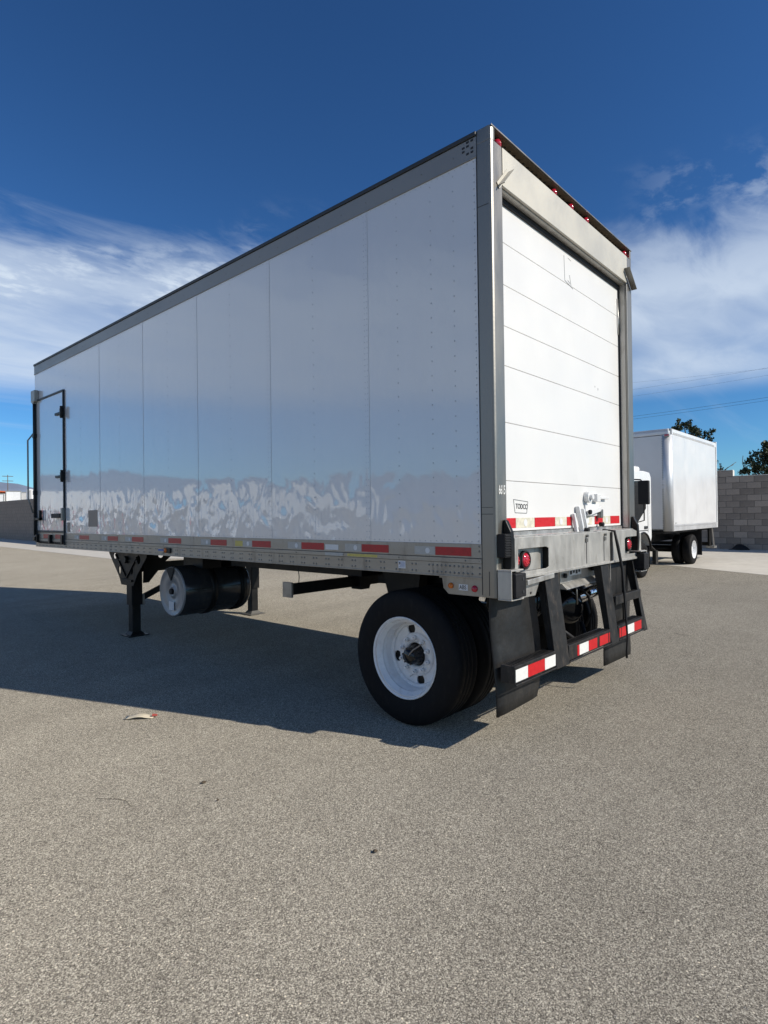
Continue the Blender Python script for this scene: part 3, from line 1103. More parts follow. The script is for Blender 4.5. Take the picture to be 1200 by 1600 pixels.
# --- dock bumpers and corner brackets
for sx in (-1, 1):
    rub = MB()
    if sx < 0:
        xa, xb = -1.286, -1.214
        rub.box(xa, xb, -0.058, -0.003, 1.315, 1.470)
        for k in range(9):
            rub.box(xa + 0.004, xb - 0.003, -0.063, -0.0585, 1.322 + k * 0.0165, 1.331 + k * 0.0165)
        obj('dock_bumper', rub, 'rubber', T, bevel=0.004)
    # guard fin standing off the post beside the sill
    hx = sx * 1.195
    horn = MB().plate([(-0.003, 1.21), (-0.003, 1.565), (-0.022, 1.56), (-0.060, 1.485), (-0.066, 1.36), (-0.058, 1.21)], [],
                      (hx - 0.022, 0, 0), (0, 1, 0), (0, 0, 1), 0.044)
    obj('guard_horn', horn, 'black_paint', T, bevel=0.008)
    # open box bracket under the corner with its rubber block
    b0, b1 = sorted((sx * 1.292, sx * 1.13))
    br = MB()
    t_ = 0.010
    br.box(b0, b0 + t_, -0.105, -0.002, 1.045, 1.225) if sx < 0 else br.box(b1 - t_, b1, -0.105, -0.002, 1.045, 1.225)
    br.box(b0, b1, -0.105, -0.002, 1.225, 1.235)
    br.box(b0, b1, -0.105, -0.002, 1.035, 1.045)
    obj('corner_bracket', br, 'sill_steel', T, bevel=0.003)
    rb = MB().box(b0 + 0.018, b1 - 0.006, -0.128, -0.004, 1.055, 1.212)
    obj('dock_bumper', rb, 'rubber', T, bevel=0.008)
    mb = MB()
    for z in (1.09, 1.175):
        mb.cyl(((b0 + b1) / 2 + 0.03, -0.127, z), ((b0 + b1) / 2 + 0.03, -0.131, z), 0.012, 10)
    obj('bumper_bolt', mb, 'ink', T)
# splash plate under the left corner, and lip
mb = MB().hexa([(-1.20, -0.03, 1.02), (-0.83, -0.03, 1.02), (-1.20, -0.01, 1.02), (-0.83, -0.01, 1.02),
                (-1.10, -0.03, 1.15), (-0.74, -0.03, 1.15), (-1.10, -0.01, 1.15), (-0.74, -0.01, 1.15)])
obj('corner_plate', mb, 'bright_alu', T, bevel=0.002)
mb = MB().beam((-1.02, -0.05, 1.128), (-0.62, -0.05, 1.148), 0.05, 0.035)
obj('step_lip', mb, 'bright_alu', T, bevel=0.003)
mb = MB().cyl((-1.11, -0.03, 1.05), (-1.11, -0.034, 1.05), 0.009, 8).cyl((-0.90, -0.03, 1.045), (-0.90, -0.034, 1.045), 0.009, 8)
obj('plate_bolt', mb, 'ink', T)

# --- warning plate behind the side rail
mb = MB().plate([(0.115, 1.045), (0.40, 1.045), (0.445, 1.085), (0.455, 1.155), (0.48, 1.155), (0.48, 1.168), (0.115, 1.168)], [], (XL + 0.012, 0, 0), (0, 1, 0), (0, 0, 1), 0.004)
wp = obj('warning_plate', mb, 'alu_rail', T, bevel=0.001)
xq = XL + 0.011
obj('amber_lamp', MB().lathe([(0, 0.021), (0.01, 0.019), (0.016, 0.0005)], (xq, 0.378, 1.105), NX, 14), 'lens_amber', wp)
obj('red_lamp', MB().lathe([(0, 0.024), (0.01, 0.021), (0.016, 0.0005)], (xq, 0.182, 1.096), NX, 14), 'lens_red', wp)
obj('plate_sticker', MB().box(xq - 0.001, xq + 0.001, 0.238, 0.312, 1.078, 1.120), 'white_label', wp)
text('plate_lettering', 'ABS', 0.040, (xq - 0.0012, 0.307, 1.086), (0, -1, 0), (0, 0, 1), 'ink', wp, 0.0004, 0.85)

# --- underride guard with step
GY = -0.115
for (xa, xb) in ((-0.70, -0.485), (0.33, 0.50)):
    mb = MB()
    ya, yb = -0.02, GY - 0.008
    mb.hexa([(xa, yb, 0.48), (xb, yb, 0.48), (xa, yb + 0.02, 0.48), (xb, yb + 0.02, 0.48),
             (xa - 0.01, ya - 0.02, 1.16), (xb - 0.01, ya - 0.02, 1.16), (xa - 0.01, ya, 1.16), (xb - 0.01, ya, 1.16)])
    mb.hexa([(xa, yb + 0.0205, 0.48), (xa + 0.008, yb + 0.0205, 0.48), (xa, yb + 0.05, 0.50), (xa + 0.008, yb + 0.05, 0.50),
             (xa - 0.01, ya + 0.0005, 1.16), (xa - 0.002, ya + 0.0005, 1.16), (xa - 0.01, ya + 0.05, 1.16), (xa - 0.002, ya + 0.05, 1.16)])
    obj('guard_upright', mb, 'guard_black', T, bevel=0.003)
mb = MB()
mb.hexa([(1.145, GY - 0.006, 0.475), (1.235, GY - 0.006, 0.475), (1.145, GY + 0.008, 0.475), (1.235, GY + 0.008, 0.475),
         (1.10, -0.03, 1.16), (1.13, -0.03, 1.16), (1.10, -0.018, 1.16), (1.13, -0.018, 1.16)])
mb.hexa([(1.190, GY + 0.008, 0.475), (1.235, GY + 0.008, 0.475), (1.19, GY + 0.06, 0.475), (1.235, GY + 0.06, 0.475),
         (1.11, -0.0175, 1.16), (1.13, -0.0175, 1.16), (1.11, 0.05, 1.16), (1.13, 0.05, 1.16)])
obj('step_upright', mb, 'guard_black', T, bevel=0.003)
for (xa, xb) in ((-1.285, -0.702), (-0.483, 0.328), (0.502, 1.143)):
    mb = MB().box(xa, xb, GY, GY + 0.105, 0.500, 0.614)
    mb.box(xa, xb, GY - 0.012, GY - 0.0005, 0.488, 0.500)
    obj('guard_beam', mb, 'guard_black', T, bevel=0.004)
    mb = MB()
    n = int((xb - xa) / 0.032)
    for k in range(n):
        x = xa + 0.025 + k * (xb - xa - 0.04) / n
        mb.beam((x, GY + 0.03, 0.6155), (x + 0.014, GY + 0.085, 0.6155), 0.007, 0.004)
    obj('step_tread', mb, 'guard_black', T, kind='stuff')
mb = MB().box(0.502, 1.128, -0.085, -0.03, 0.815, 0.865)
mb.box(0.502, 1.128, -0.097, -0.0855, 0.795, 0.872)
obj('step_rung', mb, 'guard_black', T, bevel=0.004)
obj('step_bar', MB().cyl((0.86, -0.02, 1.12), (0.86, -0.03, 0.60), 0.008, 8), 'guard_black', T)
gsegs = [(-1.275, -1.115, 'w'), (-1.112, -0.875, 'r'), (-0.872, -0.71, 'w'),
         (-0.34, -0.305, 'r'), (-0.302, -0.135, 'w'), (-0.132, 0.035, 'r'), (0.085, 0.265, 'r'), (0.285, 0.30, 'r'),
         (0.52, 0.70, 'r'), (0.703, 0.88, 'w'), (0.883, 1.07, 'r')]
for a, b, c_ in gsegs:
    mb = MB().box(a, b, GY - 0.0025, GY - 0.0007, 0.512, 0.592)
    obj('red_reflector_tape' if c_ == 'r' else 'white_reflector_tape', mb, 'tape_red' if c_ == 'r' else 'tape_white', T)

# --- mud flaps, each a sheet with a bow in it
def flap(x0, x1, y0, zt, zb, bow, mat='flap_rubber'):
    mb = MB()
    nx, nz = 6, 12
    g_ = []
    for side in (0, 1):
        for j in range(nz + 1):
            t = j / nz
            for i in range(nx + 1):
                s = i / nx
                x = x0 + (x1 - x0) * s + 0.015 * math.sin(t * 3.1) * bow
                z = zt + (zb - zt) * t
                if t > 0.97 and i == nx:
                    x -= 0.02
                y = y0 + bow * (0.02 * math.sin(t * 5.0 + s * 1.5) - 0.018 * t) + 0.012 * side
                if s < 0.01 or s > 0.99:
                    y += 0.004
                g_.append((x, y, z))
    n1 = (nx + 1) * (nz + 1)
    fs = []
    for j in range(nz):
        for i in range(nx):
            a = j * (nx + 1) + i
            b = a + nx + 1
            fs.append((a, a + 1, b + 1, b))
            fs.append((n1 + a, n1 + b, n1 + b + 1, n1 + a + 1))
    for j in range(nz):
        for i in (0, nx):
            a = j * (nx + 1) + i
            b = a + nx + 1
            fs.append((a, b, n1 + b, n1 + a))
    for i in range(nx):
        for j in (0, nz):
            a = j * (nx + 1) + i
            fs.append((a, n1 + a, n1 + a + 1, a + 1))
    mb.add(g_, fs, True)
    return obj('mud_flap', mb, mat, T)


flap(-1.275, -0.665, 0.055, 1.165, 0.255, 1.0)
flap(0.63, 1.265, 0.035, 1.165, 0.215, -0.6)

# --- things under the rear: crossmember, chamber, hoses
mb = MB().box(-0.16, 0.56, 0.10, 0.13, 1.03, 1.15)
mb.hexa([(-0.16, 0.04, 0.985), (0.50, 0.04, 1.0), (-0.16, 0.125, 0.985), (0.50, 0.125, 1.0),
         (-0.16, 0.085, 1.03), (0.53, 0.085, 1.045), (-0.16, 0.125, 1.03), (0.53, 0.125, 1.045)])
cm = obj('crossmember', mb, 'bright_alu', T, bevel=0.004)
obj('member_label', MB().box(0.0, 0.24, 0.097, 0.099, 1.08, 1.135), 'white_label', cm)
mb = MB()
for k in range(4):
    mb.box(0.015 + k * 0.055, 0.05 + k * 0.055, 0.0955, 0.0965, 1.09 + 0.01 * (k % 2), 1.12)
obj('print', mb, 'ink', cm)
mb = MB().cyl((0.46, 0.099, 1.115), (0.46, 0.06, 1.115), 0.026, 12).cyl((-0.09, 0.099, 1.09), (-0.09, 0.08, 1.09), 0.02, 10)
obj('member_plug', mb, 'rubber', cm)
obj('hanger_plate', MB().box(0.585, 0.595, -0.02, 0.25, 0.95, 1.165), 'bright_alu', T)
mb = MB().lathe([(0, 0.001), (0.0, 0.09), (0.02, 0.125), (0.06, 0.14), (0.10, 0.14), (0.115, 0.15), (0.13, 0.14), (0.18, 0.135), (0.23, 0.10), (0.25, 0.001)],
                (0.28, 0.20, 0.75), (0.55, 0.8, 0.1), 24)
obj('brake_chamber', mb, 'black_gloss', T)
mb = MB().lathe([(0, 0.001), (0.0, 0.08), (0.02, 0.11), (0.10, 0.12), (0.16, 0.10), (0.18, 0.001)], (0.02, 0.40, 0.80), (0.2, 1, 0.0), 20)
obj('brake_chamber', mb, 'black_gloss', T)
obj('exhaust_damper', MB().cyl((0.42, 0.22, 0.84), (0.72, 0.10, 0.92), 0.055, 18), 'chrome', T)
obj('air_hose', MB().tube([(0.02, 0.25, 0.78), (-0.02, 0.15, 0.62), (0.10, 0.08, 0.52), (0.24, 0.08, 0.50), (0.34, 0.12, 0.55), (0.36, 0.16, 0.64)], 0.020, 10), 'rubber', T)
obj('air_hose', MB().tube([(0.36, 0.16, 0.94), (0.48, 0.14, 0.86), (0.56, 0.14, 0.70), (0.50, 0.18, 0.58)], 0.012, 8), 'rubber', T)
obj('air_line', MB().tube([(0.16, 0.11, 1.0), (0.15, 0.10, 0.9), (0.20, 0.12, 0.82)], 0.007, 6), 'bolt_grey', T)
mb = MB()
for x in (-0.33, 0.45):
    mb.box(x, x + 0.12, 0.32, 1.95, 0.93, 1.165)
mb.box(-0.33, 0.57, 0.30, 0.36, 0.95, 1.165)
mb.box(-0.33, 0.57, 1.5, 1.56, 0.95, 1.165)
obj('bogie_frame', mb, 'black_paint', T)
for x in (-0.52, 0.40):
    mb = MB().hexa([(x, 1.35, 0.55), (x + 0.12, 1.35, 0.55), (x, 1.55, 0.55), (x + 0.12, 1.55, 0.55),
             (x, 1.25, 1.165), (x + 0.12, 1.25, 1.165), (x, 1.75, 1.165), (x + 0.12, 1.75, 1.165)])
    obj('suspension_hanger', mb, 'black_paint', T)
for x in (-0.46, 0.46):
    obj('trailing_arm', MB().beam((x, 1.42, 0.66), (x, 0.45, 0.60), 0.09, 0.12), 'black_paint', T, bevel=0.01)
    obj('air_spring', MB().lathe([(0, 0.08), (0.03, 0.12), (0.10, 0.14), (0.16, 0.12), (0.19, 0.14), (0.26, 0.13), (0.30, 0.09)], (x, 0.45, 0.66), (0, 0, 1), 20), 'rubber', T)
AY, AZ = 0.865, 0.515
obj('axle', MB().cyl((-0.95, AY, AZ), (0.95, AY, AZ), 0.065, 16), 'black_paint', T)
for x in (-0.6, 0.6):
    obj('dust_shield', MB().cyl((x * 0.985, AY, AZ), (x * 1.005, AY, AZ), 0.33, 32), 'black_paint', T)
    obj('brake_drum', MB().cyl((x - 0.1, AY, AZ), (x + 0.1, AY, AZ), 0.20, 20), 'black_paint', T)
# strap hanging over the step
obj('pull_strap', MB().tube([(0.52, 0.02, 1.452), (0.55, -0.075, 1.44), (0.585, -0.09, 1.30), (0.60, -0.12, 1.10), (0.585, -0.145, 0.80),
                             (0.575, -0.165, 0.50), (0.55, -0.165, 0.40), (0.565, -0.16, 0.335)], [0.009, 0.012, 0.014, 0.012, 0.010, 0.008, 0.008, 0.010], 6), 'rubber', T)


# --- wheels
def wheel(xo, s, parent, cy, cz, R_=0.515, w=0.275, full=True, rimR=0.3075):
    """xo = outer sidewall plane, s = +1 when the wheel extends toward +x from it"""
    e = empty('wheel', (xo, cy, cz), parent=parent)
    e.rotation_euler = (0, 0, 0)
    ax = (s, 0, 0)
    c = (xo, cy, cz)
    k = R_ / 0.515
    rr = rimR
    prof = [(0.012, rr - 0.006), (0.006, rr + 0.012), (-0.004, rr + 0.05 * k), (-0.008, rr + 0.10 * k), (-0.002, R_ - 0.055 * k), (0.012, R_ - 0.02 * k), (0.035, R_ - 0.004), (0.05, R_)]
    # grooved tread
    ng = 4
    x = 0.05
    step = (w - 0.10) / ng
    for g_ in range(ng):
        if g_ > 0:
            prof += [(x - 0.004, R_), (x - 0.0035, R_ - 0.013), (x + 0.0035, R_ - 0.013), (x + 0.004, R_)]
        x += step
    prof += [(w - 0.05, R_), (w - 0.035, R_ - 0.004), (w - 0.012, R_ - 0.02 * k), (w + 0.002, R_ - 0.055 * k), (w + 0.008, rr + 0.10 * k), (w, rr + 0.01), (w - 0.01, rr - 0.006)]
    obj('tyre', MB().lathe(prof, c, ax, 72), 'tyre_rubber', e)
    # rim barrel: flange, drop, step
    d = 0.165 * k
    pr = [(0.016, rr - 0.014), (0.004, rr - 0.004), (-0.002, rr), (0.004, rr + 0.006), (0.012, rr + 0.002)]
    pr2 = [(0.004, rr - 0.003), (0.012, rr - 0.012), (0.026, rr - 0.020), (0.048, rr - 0.028), (0.056, rr - 0.044), (0.062, rr - 0.046), (0.068, rr - 0.040), (0.075, rr - 0.048), (0.12, rr - 0.053), (d - 0.01, rr - 0.056), (d + 0.012, rr - 0.062)]
    obj('rim', MB().lathe(pr[::-1] + pr2[1:], c, ax, 56), 'rim_white', e)
    if not full:
        obj('wheel_disc', MB().lathe([(d, rr - 0.05), (d - 0.01, rr - 0.1), (d + 0.02, 0.01)], c, ax, 40), 'rim_white', e)
        return e
    # disc with hand holes
    r1 = rr - 0.052
    outer = circ(0, 0, r1, 56)
    holes = []
    for a in (105, 192, 280, 15):
        holes.append(circ(0.200 * k * math.cos(rad(a)), 0.200 * k * math.sin(rad(a)), 0.038 * k, 18, 0.043 * k))
    holes.append(circ(0, 0, 0.095 * k, 24))
    # frame: u = toward the rear of the picture's right, v = up
    mb = MB().plate([(a, b) for a, b in outer], holes, (xo + s * (d + 0.004), cy, cz), (0, -1, 0), (0, 0, 1), -0.012 * s)
    obj('wheel_disc', mb, 'rim_white', e)
    obj('disc_ring', MB().lathe([(d - 0.006, r1 + 0.004), (d - 0.016, r1 - 0.012), (d - 0.006, r1 - 0.026), (d + 0.003, r1 - 0.028)], c, ax, 56), 'rim_white', e)
    obj('hub_seat', MB().lathe([(d + 0.0, 0.168 * k), (d - 0.012, 0.158 * k), (d - 0.014, 0.094 * k), (d + 0.02, 0.092 * k)], c, ax, 40), 'rim_white', e)
    hub = MB().lathe([(d + 0.01, 0.080), (d - 0.02, 0.078), (d - 0.026, 0.070), (d - 0.06, 0.068), (d - 0.085, 0.066), (d - 0.10, 0.055), (d - 0.112, 0.048), (d - 0.112, 0.0005)], c, ax, 28)
    for q in range(6):
        a = rad(60 * q + 10)
        hub.cyl((xo + s * (d - 0.085), cy + 0.060 * math.cos(a), cz + 0.060 * math.sin(a)), (xo + s * (d - 0.100), cy + 0.060 * math.cos(a), cz + 0.060 * math.sin(a)), 0.008, 6)
    obj('hub', hub, 'black_gloss', e)
    for q in range(10):
        a = rad(36 * q + 18)
        cc = (cy + 0.132 * k * math.cos(a), cz + 0.132 * k * math.sin(a))
        nut = MB().cyl((xo + s * (d - 0.012), *cc), (xo + s * (d - 0.040), *cc), 0.018, 6).cyl((xo + s * (d - 0.040), *cc), (xo + s * (d - 0.056), *cc), 0.010, 8)
        obj('lug_nut', nut, 'rim_white', e)
    obj('inner_drum', MB().cyl((xo + s * (d + 0.02), cy, cz), (xo + s * (d + 0.10), cy, cz), r1 - 0.01, 32), 'black_paint', e)
    obj('valve_stem', MB().tube([(xo + s * (d - 0.01), cy + 0.13, cz - 0.115), (xo + s * 0.06, cy + 0.105, cz - 0.15)], 0.0035, 6) if False else
        MB().tube([(xo + s * (d - 0.008), cy - 0.015, cz - 0.13), (xo + s * (d - 0.05), cy + 0.03, cz - 0.17)], 0.004, 6), 'bright_alu', e)
    obj('vent_hose', MB().tube([(xo + s * (d - 0.112), cy - 0.01, cz + 0.01), (xo + s * (d - 0.12), cy - 0.06, cz + 0.06), (xo + s * (d - 0.06), cy - 0.10, cz + 0.10)], 0.005, 6), 'patch_tan', e)
    return e


wheel(-1.242, 1, T, AY, AZ)
wheel(-0.905, 1, T, AY, AZ, full=False)
wheel(1.242, -1, T, AY, AZ, full=True)
wheel(0.905, -1, T, AY, AZ, full=False)

# --- landing gear
for sx, x, y in ((-1, -0.96, 5.93), (1, 0.98, 5.93)):
    zf = gz(x, y)
    leg = MB()
    leg.box(x - 0.075, x + 0.075, y - 0.08, y + 0.08, zf + 0.42, 1.16)
    leg.box(x - 0.058, x + 0.058, y - 0.062, y + 0.062, zf + 0.035, zf + 0.42)
    lg = obj('landing_leg', leg, 'black_paint', T, bevel=0.006)
    ft = MB()
    ft.box(x - 0.14, x + 0.14, y - 0.14, y + 0.14, zf + 0.002, zf + 0.016)
    ft.hexa([(x - 0.10, y - 0.09, zf + 0.016), (x + 0.10, y - 0.09, zf + 0.016), (x - 0.10, y + 0.09, zf + 0.016), (x + 0.10, y + 0.09, zf + 0.016),
             (x - 0.062, y - 0.068, zf + 0.06), (x + 0.062, y - 0.068, zf + 0.06), (x - 0.062, y + 0.068, zf + 0.06), (x + 0.062, y + 0.068, zf + 0.06)])
    obj('foot', ft, 'dusty_pad' if sx > 0 else 'black_paint', lg, bevel=0.003)
    ob = x + sx * 0.085
    if sx < 0:
        outer = [(5.35, 1.165), (5.35, 1.10), (5.62, 0.86), (5.74, 0.70), (6.10, 0.70), (6.16, 0.80), (6.48, 1.12), (6.48, 1.165)]
        holes = [circ(6.30, 1.085, 0.050, 12, 0.045), circ(5.58, 1.06, 0.050, 12, 0.06), circ(6.15, 0.90, 0.035, 12, 0.06), circ(5.78, 0.90, 0.035, 12, 0.05)]
        mb = MB().plate(outer, holes, (ob - 0.02, 0, 0), (0, 1, 0), (0, 0, 1), 0.012)
        gp = obj('gusset_plate', mb, 'black_paint', lg, bevel=0.003)
        mb = MB().beam((ob - 0.022, 6.25, 1.11), (ob - 0.022, 5.93, 0.80), 0.018, 0.03, up=(1, 0, 0)).beam((ob - 0.022, 5.62, 1.09), (ob - 0.022, 5.93, 0.80), 0.018, 0.03, up=(1, 0, 0))
        mb.beam((ob - 0.022, 6.28, 1.04), (ob - 0.022, 5.60, 1.04), 0.018, 0.02, up=(1, 0, 0))
        mb.box(ob - 0.04, ob - 0.008, 5.76, 6.08, 0.755, 0.785)
        mb.cyl((ob - 0.02, 5.93, 1.05), (ob - 0.06, 5.93, 1.05), 0.05, 12)
        obj('gusset_rib', mb, 'black_paint', gp)
        mb = MB().plate([(-0.86, 1.165), (-0.35, 1.165), (-0.55, 1.0), (-0.80, 0.72), (-0.88, 0.72)], [circ(-0.62, 1.09, 0.04)], (0, 5.85, 0), (1, 0, 0), (0, 0, 1), 0.012)
        obj('wing_plate', mb, 'black_paint', lg)
    else:
        mb = MB().plate([(5.45, 1.165), (5.45, 1.05), (5.70, 0.80), (6.10, 0.80), (6.35, 1.165)], [circ(5.60, 1.09, 0.03)], (ob, 0, 0), (0, 1, 0), (0, 0, 1), 0.012)
        obj('gusset_plate', mb, 'black_paint', lg)
obj('leg_crossbar', MB().beam((-0.88, 5.93, 0.93), (0.90, 5.93, 0.93), 0.09, 0.12), 'black_paint', T)
obj('leg_brace', MB().beam((-0.88, 5.93, 0.50), (0.0, 5.93, 0.86), 0.06, 0.07), 'black_paint', T)
obj('leg_brace', MB().beam((0.90, 5.93, 0.50), (0.2, 5.93, 0.86), 0.05, 0.05), 'black_paint', T)
obj('leg_brace', MB().beam((-0.9, 6.0, 1.10), (0.0, 6.2, 1.12), 0.05, 0.03), 'black_paint', T)
obj('leg_clamp', MB().box(-0.885, -0.86, 5.84, 6.02, 0.42, 0.56), 'alu_rail', T)

# --- tank
TY, TZ, TR = 4.66, 0.715, 0.305
tk = obj('fuel_tank', MB().lathe([(0.0, TR - 0.012), (0.012, TR), (0.90, TR), (0.935, TR * 0.93), (0.945, 0.001)], (-1.08, TY, TZ), (1, 0, 0), 48), 'tank_dark', T)
obj('end_cap', MB().lathe([(0, 0.0005), (0.0, 0.045), (-0.008, 0.052), (-0.008, 0.062), (0.012, 0.075), (0.014, 0.110), (-0.002, 0.130), (-0.004, 0.20), (-0.001, TR - 0.03), (-0.010, TR - 0.022), (-0.010, TR - 0.008), (0.012, TR - 0.004)], (-1.082, TY, TZ), (1, 0, 0), 48), 'tank_cap', tk)
mb = MB().cyl((-1.082, TY, TZ), (-1.11, TY, TZ), 0.035, 12)
mb.hexa([(-1.10, TY + 0.01, TZ + 0.13), (-1.09, TY + 0.01, TZ + 0.13), (-1.10, TY + 0.13, TZ + 0.28), (-1.09, TY + 0.13, TZ + 0.28),
         (-1.10, TY - 0.03, TZ + 0.20), (-1.09, TY - 0.03, TZ + 0.20), (-1.10, TY - 0.08, TZ + 0.30), (-1.09, TY - 0.08, TZ + 0.30)])
obj('filler_plug', mb, 'rubber', tk)
lb2 = obj('tank_label', MB().box(-1.098, -1.096, TY - 0.06, TY + 0.06, TZ - 0.225, TZ - 0.12), 'white_label', tk)
for x in (-0.72, -0.30):
    obj('tank_strap', MB().lathe([(0, TR + 0.001), (0, TR + 0.012), (0.075, TR + 0.012), (0.075, TR + 0.001)], (x, TY, TZ), (1, 0, 0), 40), 'black_paint', tk)
obj('tank_rib', MB().box(-1.05, -0.2, TY - TR - 0.006, TY - TR + 0.002, TZ + 0.03, TZ + 0.037), 'black_paint', tk)
for x in (-0.82, -0.42):
    obj('tank_bracket', MB().box(x, x + 0.26, TY - 0.25, TY + 0.2, TZ + TR - 0.04, 1.165), 'black_paint', tk)

# --- support bar with end plate, hanging wire
mb = MB().box(-1.19, 0.6, 2.25, 2.33, 0.875, 0.975)
br_ = obj('support_bar', mb, 'black_paint', T, bevel=0.005)
obj('end_plate', MB().box(-1.215, -1.192, 2.225, 2.355, 0.855, 0.995), 'alu_rail', br_, bevel=0.003)
mb = MB().hexa([(-0.30, 2.22, 0.84), (-0.18, 2.22, 0.84), (-0.30, 2.36, 0.84), (-0.18, 2.36, 0.84),
                (-0.40, 2.18, 1.165), (-0.08, 2.18, 1.165), (-0.40, 2.40, 1.165), (-0.08, 2.40, 1.165)])
obj('bar_hanger', mb, 'black_paint', br_)
obj('dangling_wire', MB().tube([(-1.16, 2.2, 1.17), (-1.15, 2.19, 1.05), (-1.14, 2.21, 0.98)], 0.004, 5), 'wire_black', T)
mb = MB().box(-0.62, 0.62, 1.9, 4.1, 1.02, 1.165)
obj('frame_rail', mb, 'black_paint', T)

# ------------------------------------------------------------------ box truck
TRK = Vector((12.15, 2.30, gz(12.15, 2.3)))
B = empty('box_truck', TRK, 'white cab-over box truck parked behind the trailer beside the block wall', 'truck')
# local frame: X forward of the truck -> world -X ; built directly in world coordinates
tz = TRK.z
bx0, bx1, by0, by1 = 9.88, 14.05, 2.13, 4.50
bz0, bz1 = 0.915 + tz, 3.31 + tz
mb = MB().box(bx0 + 0.12, bx1 - 0.02, by0 + 0.012, by1 - 0.012, bz0 + 0.02, bz1 - 0.03)
obj('cargo_box', mb, 'box_white', B)
n = 4
for i in range(n):
    xa = bx0 + 0.14 + (bx1 - bx0 - 0.24) * i / n
    xb = bx0 + 0.14 + (bx1 - bx0 - 0.24) * (i + 1) / n
    obj('side_panel', MB().box(xa + 0.0012, xb - 0.0012, by0 + 0.004, by0 + 0.012, bz0 + 0.15, bz1 - 0.14), 'box_white', B)
obj('nose_panel', MB().box(bx0 + 0.002, bx0 + 0.12, by0 + 0.17, by1 - 0.17, bz0 + 0.05, bz1 - 0.16), 'box_white', B)
for sy in (0, 1):
    yc = by0 + 0.13 if sy == 0 else by1 - 0.13
    pts = []
    for k in range(9):
        a = rad(90 * k / 8)
        pts.append((bx0 + 0.13 - 0.13 * math.cos(a), yc + (-1 if sy == 0 else 1) * 0.13 * math.sin(a)))
    outer = [(bx0, yc + (0.06 if sy == 0 else -0.06))] + pts + [(bx0 + 0.16, pts[-1][1]), (bx0 + 0.16, yc + (0.06 if sy == 0 else -0.06))]
    if sy:
        outer = outer[::-1]
    mb = MB().plate(outer, [], (0, 0, bz0), (1, 0, 0), (0, 1, 0), bz1 - bz0 - 0.15)
    o = obj('corner_post', mb, 'post_alu', B)
    for p in o.data.polygons:
        p.use_smooth = abs(p.normal.z) < 0.5
mb = MB()
mb.box(bx0 + 0.0, bx0 + 0.13, by0 + 0.04, by1 - 0.04, bz1 - 0.15, bz1 - 0.05)
mb.box(bx0 + 0.05, bx0 + 0.13, by0 + 0.06, by1 - 0.06, bz1 - 0.05, bz1)
obj('front_cap_rail', mb, 'post_alu', B, bevel=0.04, seg=3)
obj('roof_rail', MB().box(bx0 + 0.13, bx1, by0, by0 + 0.05, bz1 - 0.135, bz1 - 0.012), 'white_gloss', B, bevel=0.01)
mb = MB()
for k in range(60):
    mb.box(bx0 + 0.2 + k * 0.063, bx0 + 0.235 + k * 0.063, by0 - 0.003, by0 - 0.0005, bz1 - 0.125, bz1 - 0.085)
obj('rail_punching', mb, 'container_grey', B, kind='stuff')
obj('roof_skin', MB().box(bx0 + 0.1, bx1, by0 + 0.02, by1 - 0.02, bz1 - 0.03, bz1 - 0.002), 'container_grey', B)
obj('bottom_rail', MB().box(bx0 + 0.16, bx1, by0, by0 + 0.04, bz0, bz0 + 0.148), 'post_alu', B, bevel=0.004)
mb = MB()
for k in range(70):
    mb.box(bx0 + 0.25 + k * 0.053, bx0 + 0.275 + k * 0.053, by0 - 0.003, by0 - 0.0005, bz0 + 0.095, bz0 + 0.125)
obj('rail_punching', mb, 'container_grey', B, kind='stuff')
obj('rear_frame_post', MB().box(bx1, bx1 + 0.07, by0 - 0.004, by0 + 0.1, bz0 + 0.0, bz1 + 0.03), 'white_gloss', B, bevel=0.005)
obj('rear_door', MB().box(bx1, bx1 + 0.04, by0 + 0.1, by1, bz0, bz1), 'box_white', B)
mb = MB()
for k in range(38):
    mb.dome((bx0 + 0.001, by0 + 0.19, bz0 + 0.08 + k * 0.056), NX, 0.012, 0.006)
obj('rivet_row', mb, 'bolt_grey', B, kind='stuff')
mlb = obj('marker_light', MB().box(bx0 - 0.015, bx0 + 0.10, by0 + 0.02, by0 + 0.15, bz1 - 0.185, bz1 - 0.135), 'bright_alu', B, bevel=0.01)
obj('lens', MB().box(bx0 - 0.022, bx0 - 0.003, by0 + 0.04, by0 + 0.13, bz1 - 0.18, bz1 - 0.145), 'lens_red', mlb)
sq = obj('square_outline', MB().box(bx0 + 0.26, bx0 + 0.40, by0 - 0.0002, by0 + 0.003, bz0 + 0.165, bz0 + 0.205), 'container_grey', B)
for dz in (0.0, 0.06, 0.1):
    obj('white_sticker', MB().box(bx0 - 0.004, bx0 + 0.002, by0 + 0.135, by0 + 0.22, bz0 + 1.00 + dz * 1.5, bz0 + 1.05 + dz * 1.5), 'white_label', B)

# cab
cx0, cx1, cy0, cy1 = 7.50, 9.20, 2.36, 4.30
cz0, cz1 = tz + 0.55, tz + 2.27


def cabsec(z):
    """front face x at height z (windscreen leans back)"""
    t = max(0, (z - (tz + 1.25)) / 1.0)
    return cx0 + 0.30 * t


